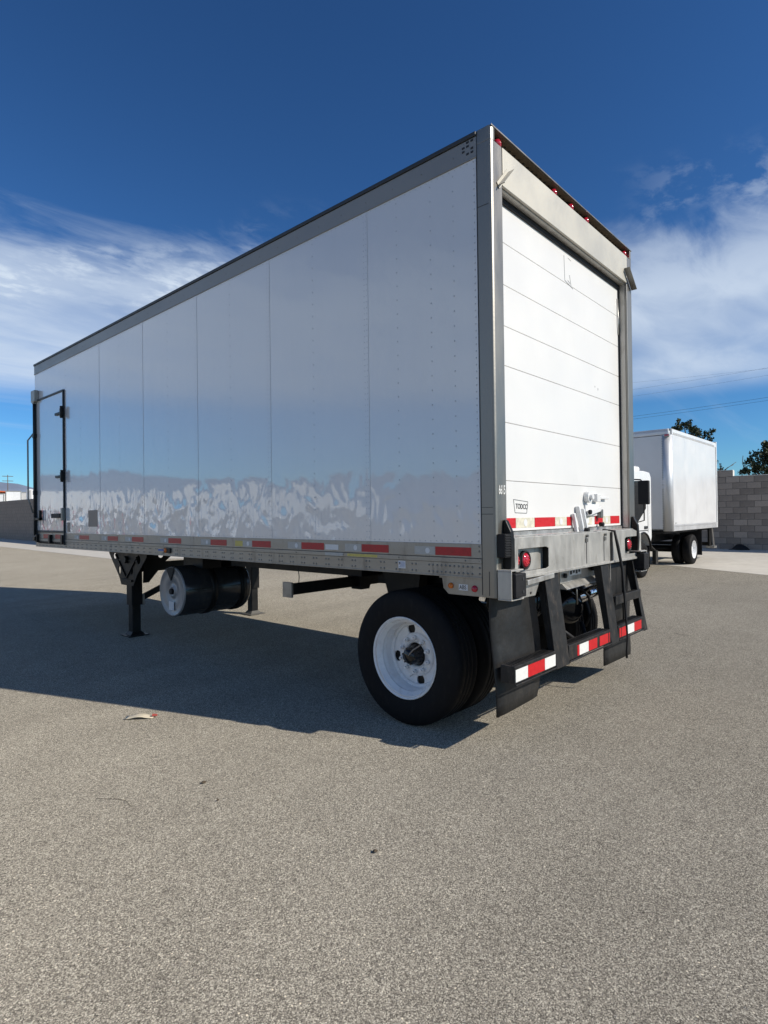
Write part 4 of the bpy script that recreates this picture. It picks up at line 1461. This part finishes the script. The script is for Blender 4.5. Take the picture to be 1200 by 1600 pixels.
prof = [(cx1, cz0 + 0.25), (cx1, cz1 - 0.12), (cx1 - 0.10, cz1 - 0.02), (cx1 - 0.45, cz1), (cabsec(cz1) + 0.25, cz1 - 0.02), (cabsec(cz1) + 0.05, cz1 - 0.10),
        (cabsec(tz + 1.95), tz + 1.95), (cx0 + 0.02, tz + 1.25), (cx0, tz + 0.9), (cx0 + 0.02, tz + 0.50), (cx0 + 0.55, tz + 0.46)]
arch = []
for k in range(10):
    a = rad(178 - 176 * k / 9)
    arch.append((8.62 + 0.50 * math.cos(a), tz + 0.42 + 0.50 * math.sin(a)))
outer = [p for p in prof] + [q for q in arch if q[1] > tz + 0.46]
mb = MB().plate([(a, b) for a, b in outer], [], (0, cy0, 0), (1, 0, 0), (0, 0, 1), -(cy1 - cy0))
cab = obj('cab', mb, 'white_gloss', B, bevel=0.035, seg=3)
win = [(7.98, tz + 1.90), (8.08, tz + 2.02), (8.85, tz + 2.04), (8.93, tz + 1.98), (8.95, tz + 1.30), (8.55, tz + 1.28), (8.25, tz + 1.22), (7.86, tz + 1.15), (7.80, tz + 1.3)]
win = [(7.86, tz + 1.92), (7.96, tz + 2.02), (8.72, tz + 2.06), (8.80, tz + 2.0), (8.82, tz + 1.45), (8.70, tz + 1.38), (8.42, tz + 1.22), (8.20, tz + 1.10), (7.78, tz + 1.06)]
mb = MB().plate(win, [], (0, cy0 - 0.004, 0), (1, 0, 0), (0, 0, 1), 0.004)
obj('side_window', mb, 'glass_dark', B)
mb = MB()
mb.box(8.94, 8.955, cy0 - 0.0045, cy0 - 0.001, tz + 0.92, tz + 2.06)
mb.box(7.9, 8.955, cy0 - 0.0045, cy0 - 0.001, tz + 0.955, tz + 0.972)
mb.box(8.70, 8.88, cy0 - 0.018, cy0 - 0.001, tz + 1.0, tz + 1.06)
obj('door_gap', mb, 'seal_dark', B)
mb = MB().hexa([(cx0 - 0.006, cy0 + 0.1, tz + 1.28), (cx0 + 0.05, cy0 + 0.1, tz + 1.28), (cx0 - 0.006, cy1 - 0.1, tz + 1.28), (cx0 + 0.05, cy1 - 0.1, tz + 1.28),
                (cabsec(tz + 2.1) - 0.02, cy0 + 0.14, tz + 2.08), (cabsec(tz + 2.1) + 0.04, cy0 + 0.14, tz + 2.08), (cabsec(tz + 2.1) - 0.02, cy1 - 0.14, tz + 2.08), (cabsec(tz + 2.1) + 0.04, cy1 - 0.14, tz + 2.08)])
obj('windscreen', mb, 'glass_dark', B)
mb = MB().box(8.2, 8.95, cy0 + 0.15, cy1 - 0.15, cz1 - 0.02, cz1 + 0.12)
obj('roof_fairing', mb, 'white_gloss', B, bevel=0.05, seg=3)
obj('front_grille', MB().box(cx0 - 0.01, cx0 + 0.01, cy0 + 0.3, cy1 - 0.3, tz + 0.85, tz + 1.05), 'black_paint', B)
obj('front_bumper', MB().box(cx0 - 0.06, cx0 + 0.35, cy0 + 0.02, cy1 - 0.02, tz + 0.33, tz + 0.58), 'black_paint', B, bevel=0.03)
for y in (cy0 + 0.2, cy1 - 0.2):
    obj('headlight', MB().box(cx0 - 0.02, cx0 + 0.02, y - 0.13, y + 0.13, tz + 0.62, tz + 0.80), 'chrome', B, bevel=0.01)
for y, s in ((cy0, -1), (cy1, 1)):
    mb = MB().tube([(7.72, y, tz + 2.05), (7.62, y + s * 0.30, tz + 2.02), (7.62, y + s * 0.36, tz + 1.95), (7.62, y + s * 0.36, tz + 1.2), (7.70, y, tz + 1.1)], 0.014, 6)
    mr = obj('mirror_arm', mb, 'black_paint', B)
    obj('mirror_head', MB().box(7.56, 7.66, y + s * 0.26, y + s * 0.47, tz + 1.52, tz + 2.0), 'rubber', mr, bevel=0.02)
obj('step_light_flap', MB().box(9.03, 9.05, cy0, cy0 + 0.3, tz + 0.14, tz + 0.62), 'rubber', B)
obj('arch_trim', MB().tube([(8.62 + 0.50 * math.cos(rad(a)), cy0 - 0.012, tz + 0.42 + 0.50 * math.sin(rad(a))) for a in range(8, 175, 12)], 0.022, 6), 'black_paint', B)
wheel(2.42 * 0 + 0, 1, B, 0, 0, full=False) if False else None


def truck_wheel(x, y, s, dual=True):
    """wheel with its axle along y: built along x, then turned"""
    z = gz(x, y) + 0.385
    e = empty('wheel', (x, y, z), parent=B)
    c = (x, y, z)
    ax = (0, s, 0)
    R_, w_, rr = 0.385, 0.21, 0.235
    prof = [(0.012, rr - 0.006), (0.004, rr + 0.012), (-0.006, rr + 0.06), (0.0, R_ - 0.05), (0.015, R_ - 0.015), (0.035, R_), (w_ - 0.035, R_), (w_ - 0.015, R_ - 0.015), (w_, R_ - 0.05), (w_, rr)]
    obj('tyre', MB().lathe(prof, c, ax, 48), 'tyre_rubber', e)
    if dual:
        obj('rim', MB().lathe([(0.0, rr), (0.02, rr - 0.015), (0.10, rr - 0.03), (0.13, rr - 0.06), (0.12, 0.10), (0.06, 0.085), (0.05, 0.001)], c, ax, 36), 'rim_white', e)
        obj('tyre', MB().lathe([(a + 0.26, b) for a, b in prof], c, ax, 48), 'tyre_rubber', e)
    else:
        rm = obj('rim', MB().lathe([(0.0, rr), (0.02, rr - 0.02), (0.03, rr - 0.05), (0.0, 0.15), (-0.03, 0.10), (-0.05, 0.085), (-0.05, 0.001)], c, ax, 36), 'chrome', e)
        mb = MB()
        for q in range(8):
            a = rad(45 * q)
            cc = Vector(c) + Vector((0.185 * math.cos(a), -s * 0.0, 0.185 * math.sin(a)))
            mb.cyl(cc + Vector((0, s * 0.022, 0)), cc + Vector((0, s * 0.008, 0)), 0.022, 8)
        obj('rim_hole', mb, 'ink', e)
    return e


truck_wheel(8.66, 2.36, 1, False)
truck_wheel(12.12, 2.24, 1)
truck_wheel(8.66, 4.30, -1, False)
truck_wheel(12.12, 4.42, -1)
mb = MB()
for y in (2.85, 3.75):
    mb.box(8.2, 14.0, y, y + 0.08, tz + 0.62, tz + 0.85)
mb.box(9.9, 14.0, 2.3, 4.4, tz + 0.85, tz + 0.912)
obj('chassis_rail', mb, 'black_paint', B)
obj('rear_axle', MB().cyl((12.12, 2.5, tz + 0.39), (12.12, 4.2, tz + 0.39), 0.09, 12), 'black_paint', B)
obj('gear_case', MB().box(9.5, 10.4, 3.0, 3.7, tz + 0.30, tz + 0.72), 'black_paint', B, bevel=0.05)
mb = MB().tube([(9.35, 2.55, tz + 0.62), (9.8, 2.6, tz + 0.58), (10.15, 2.6, tz + 0.45), (10.05, 2.6, tz + 0.18)], 0.03, 8)
mb.box(9.9, 10.06, 2.5, 2.58, tz + 0.14, tz + 0.46)
obj('battery_bracket', mb, 'guard_black', B)
obj('fuel_tank', MB().box(10.5, 11.3, 3.85, 4.35, tz + 0.35, tz + 0.78), 'black_paint', B, bevel=0.05)
for y in (2.22, 3.85):
    obj('mud_flap', MB().box(12.78, 12.80, y, y + 0.55, tz + 0.20, tz + 0.90), 'rubber', B)
mb = MB().box(13.70, 13.98, 2.25, 2.30, tz + 0.40, tz + 0.90)
mb.box(13.9, 14.0, 2.25, 4.4, tz + 0.40, tz + 0.50)
obj('rear_bumper_bracket', mb, 'black_paint', B)
mb = MB().beam((13.80, 2.2, tz + 0.90), (13.98, 2.2, tz + 0.38), 0.02, 0.03).box(13.92, 14.2, 2.18, 2.4, tz + 0.33, tz + 0.39)
obj('rear_step', mb, 'bright_alu', B)

# ------------------------------------------------------------------ block walls
BLK = bpy.data.meshes.new('block')
bm = bmesh.new()
bmesh.ops.create_cube(bm, size=1.0)
for v in bm.verts:
    v.co = Vector((v.co.x * 0.19, v.co.y * 0.396, v.co.z * 0.193))
bmesh.ops.bevel(bm, geom=list(bm.edges), offset=0.004, segments=1, affect='EDGES')
bm.to_mesh(BLK)
bm.free()
BLK.materials.append(MATS['cinder_block'])


def block_wall(name, x, y0, y1, z, rows, label, near=None, stepy=None, along='y', cats='wall'):
    wl_ = empty(name, (x, (y0 + y1) / 2, z) if along == 'y' else ((y0 + y1) / 2, x, z), label, cats)
    core = MB()
    if along == 'y':
        core.box(x + 0.012, x + 0.178, y0, y1, z - 0.3, z + rows * 0.203 - 0.005)
    else:
        core.box(y0, y1, x + 0.012, x + 0.178, z - 0.3, z + rows * 0.203 - 0.005)
    obj('mortar_core', core, 'mortar', wl_)
    far_ = MB()
    for r in range(rows + (1 if stepy is not None else 0)):
        k = int((y1 - y0) / 0.406)
        for i in range(k + 1):
            yy = y0 + (i + (0.5 if r % 2 else 0.0)) * 0.406
            if yy > y1:
                continue
            if r == rows and yy < stepy:
                continue
            zc = z + 0.1 + r * 0.203
            jit = random.uniform(-0.0025, 0.0025)
            if near and near[0] < yy < near[1]:
                b = bpy.data.objects.new('block', BLK)
                COL.objects.link(b)
                b.parent = wl_
                b.location = Vector((x + 0.095 + jit, yy, zc)) - ORG[wl_.name]
            elif along == 'y':
                far_.box(x + jit, x + 0.19, yy - 0.198, yy + 0.198, zc - 0.0965, zc + 0.0965)
            else:
                far_.box(yy - 0.198, yy + 0.198, x + jit, x + 0.19, zc - 0.0965, zc + 0.0965)
    obj('far_block', far_, 'cinder_block', wl_, kind='stuff')
    zt = z + rows * 0.203 + 0.002
    cap = MB()
    if along == 'y':
        e1 = stepy - 0.062 if stepy is not None else y1 + 0.2
        cap.box(x - 0.004, x + 0.20, y0 - 0.2, e1, zt, zt + 0.022)
        if stepy is not None:
            cap.box(x - 0.004, x + 0.20, e1 - 0.010, e1 + 0.006, zt + 0.023, zt + 0.205)
            cap.box(x - 0.004, x + 0.20, e1 + 0.002, y1 + 0.2, zt + 0.205, zt + 0.222)
    else:
        cap.box(y0 - 0.2, y1 + 0.2, x - 0.004, x + 0.20, zt, zt + 0.022)
    obj('wall_cap', cap, 'cap_pale', wl_)  # pale strips put in for the sunlit top and step edges
    return wl_


WX = 17.6
block_wall('block_wall', WX, -14, 26, gz(WX, 2) - 0.02, 12, 'grey concrete block wall stepped up one course, behind the box truck at right', near=(0.3, 3.6), stepy=2.5)
block_wall('block_wall', 7.0, 27, 66, gz(7, 36), 12, 'long grey block wall in shade at far left, behind the concrete strip')
block_wall('block_wall', 26.3, 7.3, 17.4, gz(12, 26) - 0.1, 12, 'block wall joining the two shaded walls, hidden behind the trailer', along='x')

# dark bundle at the foot of the wall
mb = MB()
bb = [(0, 0), (0.10, 0.03), (0.16, 0.10), (0.22, 0.15), (0.32, 0.185), (0.42, 0.17), (0.50, 0.10), (0.56, 0.05), (0.60, 0)]
yb0 = 2.55
lump = MB()
vs, fs = [], []
for i, (a, h) in enumerate(bb):
    for k in range(7):
        t = math.pi * k / 6
        vs.append((17.42 - 0.16 * math.cos(t) * (0.4 + h * 3), yb0 - a, gz(17.4, 2) + 0.004 + (h + 0.01) * math.sin(t) * random.uniform(0.9, 1.08)))
for i in range(len(bb) - 1):
    for k in range(6):
        a = i * 7 + k
        fs.append((a, a + 1, a + 8, a + 7))
lump.add(vs, fs, True)
tag(obj('rubbish_bag', lump, 'rubber', loc=(17.42, 2.3, gz(17.4, 2))), 'crumpled black bag lying at the foot of the block wall', 'bag')

# ------------------------------------------------------------------ things beyond the left wall


def container(name, x, y, yaw, lx, ly, h, z, mat, label, cat='container', roofmat=None):
    e = empty(name, (x, y, z), label, cat, None)
    e.rotation_euler = (0, 0, rad(yaw))
    o = bpy.data.objects
    def p(nm, mb_, mt, bev=0.0):
        me = obj(nm, mb_, mt, None, bevel=bev)
        me.parent = e
        return me
    p('body', MB().box(-lx / 2, lx / 2, 0, ly, 1.05, h), mat, 0.02)
    p('rear_frame', MB().box(-lx / 2 - 0.01, -lx / 2 + 0.1, -0.02, 0.04, 1.0, h + 0.02).box(lx / 2 - 0.1, lx / 2 + 0.01, -0.02, 0.04, 1.0, h + 0.02).box(-lx / 2 + 0.1, lx / 2 - 0.1, -0.02, 0.04, h - 0.15, h + 0.02), 'roof_rail_grey')
    for sx in (-1, 1):
        p('door_leaf', MB().box(sx * 0.01, sx * (lx / 2 - 0.11), -0.012, -0.001, 1.05, h - 0.16), mat, 0.005)
        p('side_rail', MB().box(sx * lx / 2, sx * (lx / 2 + 0.01), 0.05, ly, 1.0, 1.25), 'alu_rail')
        p('wheel', MB().cyl((sx * (lx / 2 - 0.02), 1.3, 0.5), (sx * (lx / 2 - 0.6), 1.3, 0.5), 0.5, 20), 'tyre_rubber')
        p('wheel', MB().cyl((sx * (lx / 2 - 0.02), 2.5, 0.5), (sx * (lx / 2 - 0.6), 2.5, 0.5), 0.5, 20), 'tyre_rubber')
        p('landing_leg', MB().box(sx * 0.8, sx * 0.92, ly * 0.75, ly * 0.75 + 0.12, 0, 1.05), 'black_paint')
    if roofmat:
        p('roof_cover', MB().box(-lx / 2 - 0.1, lx / 2 + 0.1, -0.1, ly, h + 0.03, h + 0.9), roofmat, 0.1)
    return e


def pt(px, py, depth):
    """world point seen at photo pixel (px, py) at that depth: used to find where distant things stood"""
    return CAM + fwd * depth + rgt * ((px - 600) / 919.7 * depth) - upv * ((py - 800) / 919.7 * depth)


for pxc, row, dep, wd, yaw, mat, lab in (
        (44, 769, 104, 2.6, -14, 'container_grey', 'grey trailer rear showing above the far wall, nearest the big trailer'),
        (21, 767, 97, 2.2, -17, 'white_gloss', 'white trailer rear showing above the far wall, beside the orange shed'),
        (-9, 771, 94, 2.6, -20, 'white_gloss', 'white trailer rear at the left edge above the far wall, below the orange shed')):
    q = pt(pxc, row, dep)
    z0_ = gz(q.x, q.y)
    container('parked_trailer', q.x, q.y, yaw, wd, 9, q.z - z0_, z0_, mat, lab, 'trailer')
q = pt(46.5, 764, 93)
z0_ = gz(q.x, q.y)
e = empty('white_silo', (q.x, q.y, z0_), 'narrow white upright tank above the far wall, beside the grab rail', 'tank')
obj('shell', MB().cyl((q.x, q.y, z0_), (q.x, q.y, q.z - 0.15), 0.46, 20), 'white_gloss', e)
obj('lid', MB().lathe([(0, 0.48), (0.08, 0.42), (0.15, 0.001)], (q.x, q.y, q.z - 0.15), (0, 0, 1), 20), 'white_gloss', e)
obj('ladder', MB().box(q.x - 0.15, q.x + 0.1, q.y - 0.52, q.y - 0.48, z0_ + 0.5, q.z - 0.2), 'container_grey', e)
q = pt(-8, 766, 108)
z0_ = gz(q.x, q.y)
e = empty('orange_shed', (q.x, q.y, z0_), 'orange metal shed with a low roof behind the far left wall', 'shed')
hgt = q.z - z0_
for nm, mb_, mt in (('roof', MB().hexa([(-2.6, -1, hgt - 0.35), (2.8, -1, hgt - 0.35), (-2.6, 7, hgt + 0.2), (2.8, 7, hgt - 0.2), (-2.6, -1, hgt - 0.15), (2.8, -1, hgt - 0.22), (-2.6, 7, hgt + 0.5), (2.8, 7, hgt)]), 'orange_paint'),
                    ('front_wall', MB().box(-2.5, 1.6, -0.2, 0, 0, hgt - 0.36), 'orange_paint'), ('side_wall', MB().box(1.5, 1.6, 0.001, 6, 0, hgt - 0.36), 'orange_paint')):
    w_ = obj(nm, mb_, mt)
    w_.parent = e
e.rotation_euler = (0, 0, rad(-17))


def pole(x, y, h, lab, arm=0.0, r=0.09, ang=0):
    e_ = empty('utility_pole', (x, y, gz(x, y)), lab, 'pole')
    z = gz(x, y)
    obj('shaft', MB().cyl((x, y, z), (x, y, z + h), r, 10, r * 0.7), 'pole_wood', e_)
    if arm:
        ca, sa = math.cos(ang), math.sin(ang)
        for dz in (0.3, 1.3):
            obj('crossarm', MB().beam((x - arm * ca, y - arm * sa, z + h - dz), (x + arm * ca, y + arm * sa, z + h - dz), 0.10, 0.12), 'pole_wood', e_)
    return e_


for pxc, row, arm, lab in ((12, 742, 1.0, 'thin pole with a crossarm beyond the far left wall, above the orange shed'),
                           (43, 742, 0, 'thin bare pole beyond the far left wall, close to the trailer front')):
    q = pt(pxc, row, 126)
    pole(q.x, q.y, q.z - gz(q.x, q.y), lab, arm, 0.10, -0.3)

# power lines on the right: a pair low down and fainter ones above
lines = [((900, 662), (1290, 608), 0.011, 1), ((900, 666), (1290, 613), 0.010, 2), ((900, 632), (1290, 572), 0.006, 3), ((900, 622), (1290, 560), 0.006, 4), ((900, 606), (1290, 566), 0.005, 5)]
labs = ['upper cable of the dark pair sagging above the box truck', 'lower cable of the dark pair sagging above the box truck',
        'faint thin cable well above the dark pair', 'faint thin cable below the cloud edge at right', 'faintest cable across the blue gap at right']
ends = []
for (a, b, r, i), lab in zip(lines, labs):
    A, C_ = pt(*a, 66), pt(*b, 50)
    d = (C_ - A)
    A2, C2 = A - d * 0.6, C_ + d * 0.5
    P = []
    for k in range(25):
        t = k / 24
        q = A2.lerp(C2, t)
        q.z -= 0.5 * (1 - (2 * t - 1) ** 2) - 0.42
        P.append(q)
    tag(obj('power_cable', MB().tube(P, r, 5), 'wire_black', loc=P[0]), lab, 'cable', 'power cables above the box truck')
    ends.append((A2, C2))
for i, lab in ((0, 'tall wooden pole carrying the cables, hidden behind the trailer'), (1, 'tall wooden pole carrying the cables, outside the picture at right')):
    c_ = sum((e_[i] for e_ in ends), Vector()) / len(ends)
    top = max(e_[i].z for e_ in ends)
    dd = ends[0][1] - ends[0][0]
    ang = math.atan2(dd.y, dd.x) + math.pi / 2
    pole(c_.x, c_.y, top - gz(c_.x, c_.y) + 0.4, lab, 1.4, 0.16, ang)


# ------------------------------------------------------------------ trees
def tree(x, y, zb, clumps, name, label, leaf, n_leaf, size, trunk_h, twigs=(), seed=1, cat='tree', limb_r=0.16):
    rnd = random.Random(seed)
    e_ = empty(name, (x, y, zb), label, cat)
    tr = MB()
    top = Vector((x + 0.2, y, zb + trunk_h))
    tr.tube([(x, y, zb - 0.2), (x + 0.05, y + 0.05, zb + trunk_h * 0.5), top], [limb_r * 1.4, limb_r, limb_r * 0.8], 9)
    crown = MB()
    for (cx, cy, cz, rx_, rz_) in clumps:
        c = Vector((cx, cy, cz))
        mid = top.lerp(c, 0.5) + Vector((0, 0, -0.15))
        tr.tube([top, mid, c], [limb_r * 0.6, limb_r * 0.35, 0.02], 6)
        m = int(n_leaf * rx_ * rz_)
        # sub-clumps inside the clump make the outline uneven
        subs = []
        for _ in range(9):
            d = Vector((rnd.gauss(0, 1), rnd.gauss(0, 1), rnd.gauss(0, 0.9)))
            d = d.normalized() * rnd.uniform(0.35, 0.95)
            subs.append((c + Vector((d.x * rx_, d.y * rx_, d.z * rz_)), rnd.uniform(0.26, 0.46)))
        for _ in range(m):
            sc, sr = rnd.choice(subs)
            d = Vector((rnd.gauss(0, 1), rnd.gauss(0, 1), rnd.gauss(0, 1))).normalized() * (rnd.random() ** 0.45)
            p = sc + Vector((d.x * sr * rx_, d.y * sr * rx_, d.z * sr * rz_))
            u = Vector((rnd.gauss(0, 1), rnd.gauss(0, 1), rnd.gauss(0, 1))).normalized()
            v = u.orthogonal().normalized()
            v.rotate(Matrix.Rotation(rnd.uniform(0, 6.28), 3, u))
            ww = v.cross(u)
            s = size * rnd.uniform(0.6, 1.3)
            crown.add([p - v * s, p + ww * s * 0.45, p + v * s, p - ww * s * 0.45], [(0, 1, 2, 3)])
    for t_ in twigs:
        tr.tube(t_, [0.03] + [0.012] * (len(t_) - 1), 5)
    obj('trunk', tr, 'bark', e_)
    obj('crown', crown, leaf, e_, recalc=False)
    return e_


def tp(px, py, depth):
    q = pt(px, py, depth)
    return q.x, q.y, q.z


D = 34
cl = []
for px, py, r, rz in ((1058, 668, 0.42, 0.33), (1068, 660, 0.45, 0.38), (1082, 672, 0.50, 0.50), (1094, 682, 0.42, 0.5), (1070, 690, 0.7, 0.6), (1108, 676, 0.38, 0.32), (1104, 688, 0.40, 0.35), (1088, 705, 0.8, 0.6), (1060, 720, 0.8, 0.7), (1105, 715, 0.6, 0.5)):
    cl.append((*tp(px, py, D), r, rz))
q = pt(1085, 800, D)
tree(q.x, q.y, 0.3, cl, 'broadleaf_tree', 'dark broadleaf tree showing its top over the box truck roof', 'leaf_dark', 1500, 0.085, 3.2, seed=3)
D = 27
cl = []
for px, py, r, rz in ((1122, 740, 0.25, 0.3), (1126, 730, 0.18, 0.25)):
    cl.append((*tp(px, py, D), r, rz))
q = pt(1123, 800, D)
tree(q.x, q.y, 0.4, cl, 'shrub', 'small dark shrub at the rear corner of the box truck', 'leaf_olive', 900, 0.06, 1.4, seed=5, cat='shrub', limb_r=0.05,
     twigs=[[tp(1124, 750, D), tp(1136, 731, D), tp(1146, 726, D)], [tp(1124, 740, D), tp(1140, 729, D), tp(1150, 722, D)]])
D = 25
cl = []
for px, py, r, rz in ((1166, 737, 0.40, 0.28), (1176, 726, 0.42, 0.38), (1188, 715, 0.48, 0.48), (1200, 706, 0.52, 0.6), (1212, 700, 0.6, 0.7), (1228, 705, 0.7, 0.8), (1190, 738, 0.7, 0.5), (1210, 735, 0.8, 0.6), (1250, 720, 0.9, 0.9), (1178, 745, 0.5, 0.35)):
    cl.append((*tp(px, py, D), r, rz))
q = pt(1212, 800, D)
tree(q.x, q.y, 0.4, cl, 'bushy_tree', 'dense dark bushy tree rising over the block wall at the right edge', 'leaf_dark', 1700, 0.07, 2.0, seed=8,
     twigs=[[tp(1196, 720, D), tp(1192, 700, D), tp(1194, 688, D)], [tp(1200, 715, D), tp(1199, 696, D), tp(1202, 686, D)], [tp(1165, 740, D), tp(1160, 722, D), tp(1161, 712, D)]])

# ------------------------------------------------------------------ unseen vehicles added at left, only for the trailer's side to mirror
yard = [(-40, 52, 125, 'white_gloss'), (-27, 56, 112, 'white_gloss'), (-17, 66, 104, 'white_gloss'), (-9, 78, 96, 'white_gloss'), (-48, 26, 140, 'white_gloss')]
for i, (x, y, yaw, mt) in enumerate(yard):
    container('yard_trailer', x, y, yaw, 2.6, 11, 4.1, gz(x, y), mt,
              ['white trailer in the left yard mirrored in the rear half of the side wall', 'white trailer in the left yard mirrored in the middle of the side wall',
               'white trailer in the left yard mirrored ahead of the tank', 'white trailer in the left yard mirrored near the side door', 'white trailer standing farthest left in the left yard'][i], 'trailer')
e = empty('red_truck', (-11.5, 52, 0), 'red lorry in the left yard mirrored in the trailer side', 'truck')
for nm, mb_, mt in (('cab', MB().box(-1.2, 1.2, 0, 2.2, 0.6, 2.9), 'tape_red'), ('bed', MB().box(-1.2, 1.2, 2.3, 7, 1.0, 2.2), 'tape_red'),
                    ('windscreen', MB().box(-1.0, 1.0, -0.01, 0.0, 1.7, 2.6), 'glass_dark'),
                    ('wheel', MB().cyl((-1.2, 1.1, 0.5), (-0.9, 1.1, 0.5), 0.5), 'tyre_rubber'), ('wheel', MB().cyl((1.2, 1.1, 0.5), (0.9, 1.1, 0.5), 0.5), 'tyre_rubber'),
                    ('wheel', MB().cyl((-1.2, 5.6, 0.5), (-0.9, 5.6, 0.5), 0.5), 'tyre_rubber'), ('wheel', MB().cyl((1.2, 5.6, 0.5), (0.9, 5.6, 0.5), 0.5), 'tyre_rubber')):
    q = obj(nm, mb_, mt, bevel=0.05 if nm in ('cab', 'bed') else 0)
    q.parent = e

# ------------------------------------------------------------------ litter
px_, py_ = -2.473, 2.603
mb = MB()
vs = []
for i in range(9):
    for j in range(4):
        a, b = i / 8 - 0.5, j / 3 - 0.5
        vs.append((px_ + a * 0.16 + b * 0.055, py_ - a * 0.15 + b * 0.080 * (1 - abs(a) * 0.7), 0.009 + 0.008 * math.cos(a * 7) + 0.006 * (b * b) * 4))
mb.add(vs, [(i * 4 + j, i * 4 + j + 1, (i + 1) * 4 + j + 1, (i + 1) * 4 + j) for i in range(8) for j in range(3)], True)
pp = obj('paper_scrap', mb, 'paper', loc=(px_, py_, 0.0))
tag(pp, 'crumpled tan paper scrap with a red tip lying on the asphalt', 'litter')
md = pp.modifiers.new('thickness', 'SOLIDIFY')
md.thickness = 0.003
mb = MB().hexa([(px_ + 0.07, py_ - 0.07, 0.012), (px_ + 0.10, py_ - 0.095, 0.012), (px_ + 0.085, py_ - 0.055, 0.012), (px_ + 0.11, py_ - 0.08, 0.012),
                (px_ + 0.07, py_ - 0.07, 0.026), (px_ + 0.10, py_ - 0.095, 0.022), (px_ + 0.085, py_ - 0.055, 0.026), (px_ + 0.11, py_ - 0.08, 0.022)])
obj('red_tip', mb, 'paper_red', pp)


def ground_at(px, py):
    d = fwd + rgt * ((px - 600) / 919.7) - upv * ((py - 800) / 919.7)
    t = -CAM.z / d.z
    return CAM + d * t


for i, (px, py, s, lab) in enumerate(((318, 1224, 0.020, 'small dark dry leaf on the open asphalt, nearest the paper scrap'), (586, 1332, 0.016, 'small dark dry leaf on the foreground asphalt below the wheel'),
                                      (340, 1252, 0.009, 'tiny dark leaf crumb beside the larger leaf'))):
    p = ground_at(px, py)
    mb = MB()
    vs = [(p.x + s * math.cos(a) * (1.3 if k % 2 else 0.8), p.y + s * 0.6 * math.sin(a), 0.003 + 0.004 * (k % 3)) for k, a in enumerate([2 * math.pi * q / 8 for q in range(8)])]
    vs.append((p.x, p.y, 0.016))
    mb.add(vs, [(k, (k + 1) % 8, 8) for k in range(8)])
    tag(obj('dry_leaf', mb, 'leaf_dry', loc=(p.x, p.y, 0)), lab, 'leaf', 'dry leaves scattered on the asphalt')
for pts_, lab in ((((150, 1249), (185, 1250), (196, 1252), (205, 1262)), 'thin bent twig lying on the asphalt at left'),
                  (((845, 1072), (858, 1072), (874, 1076)), 'short thin twig on the asphalt behind the mud flap')):
    P = [ground_at(*q) + Vector((0, 0, 0.005)) for q in pts_]
    tag(obj('twig', MB().tube(P, 0.0011, 5), 'leaf_dry', loc=P[0]), lab, 'twig')
# loose chips lying on the asphalt near the camera
rs = random.Random(4)
mb = MB()
for _ in range(700):
    px, py = rs.uniform(-60, 1260), 1130 + 480 * rs.random() ** 0.8
    p = ground_at(px, py)
    if p.x > -1.4 and p.y > -0.3:
        continue
    s = rs.choice((0.0018, 0.0022, 0.003, 0.0036))
    a = rs.uniform(0, 6.28)
    c_, s_ = math.cos(a) * s, math.sin(a) * s
    vs = [(p.x + c_, p.y + s_, 0.0), (p.x - s_, p.y + c_, 0.0), (p.x - c_, p.y - s_, 0.0), (p.x + s_ * 0.8, p.y - c_ * 0.8, 0.0), (p.x + c_ * 0.2, p.y + s_ * 0.2, s * 0.9)]
    mb.add(vs, [(0, 1, 4), (1, 2, 4), (2, 3, 4), (3, 0, 4)])
o = obj('loose_grit', mb, 'grit', recalc=False)
o['kind'] = 'stuff'
o['label'] = 'loose pale grit scattered over the near asphalt'
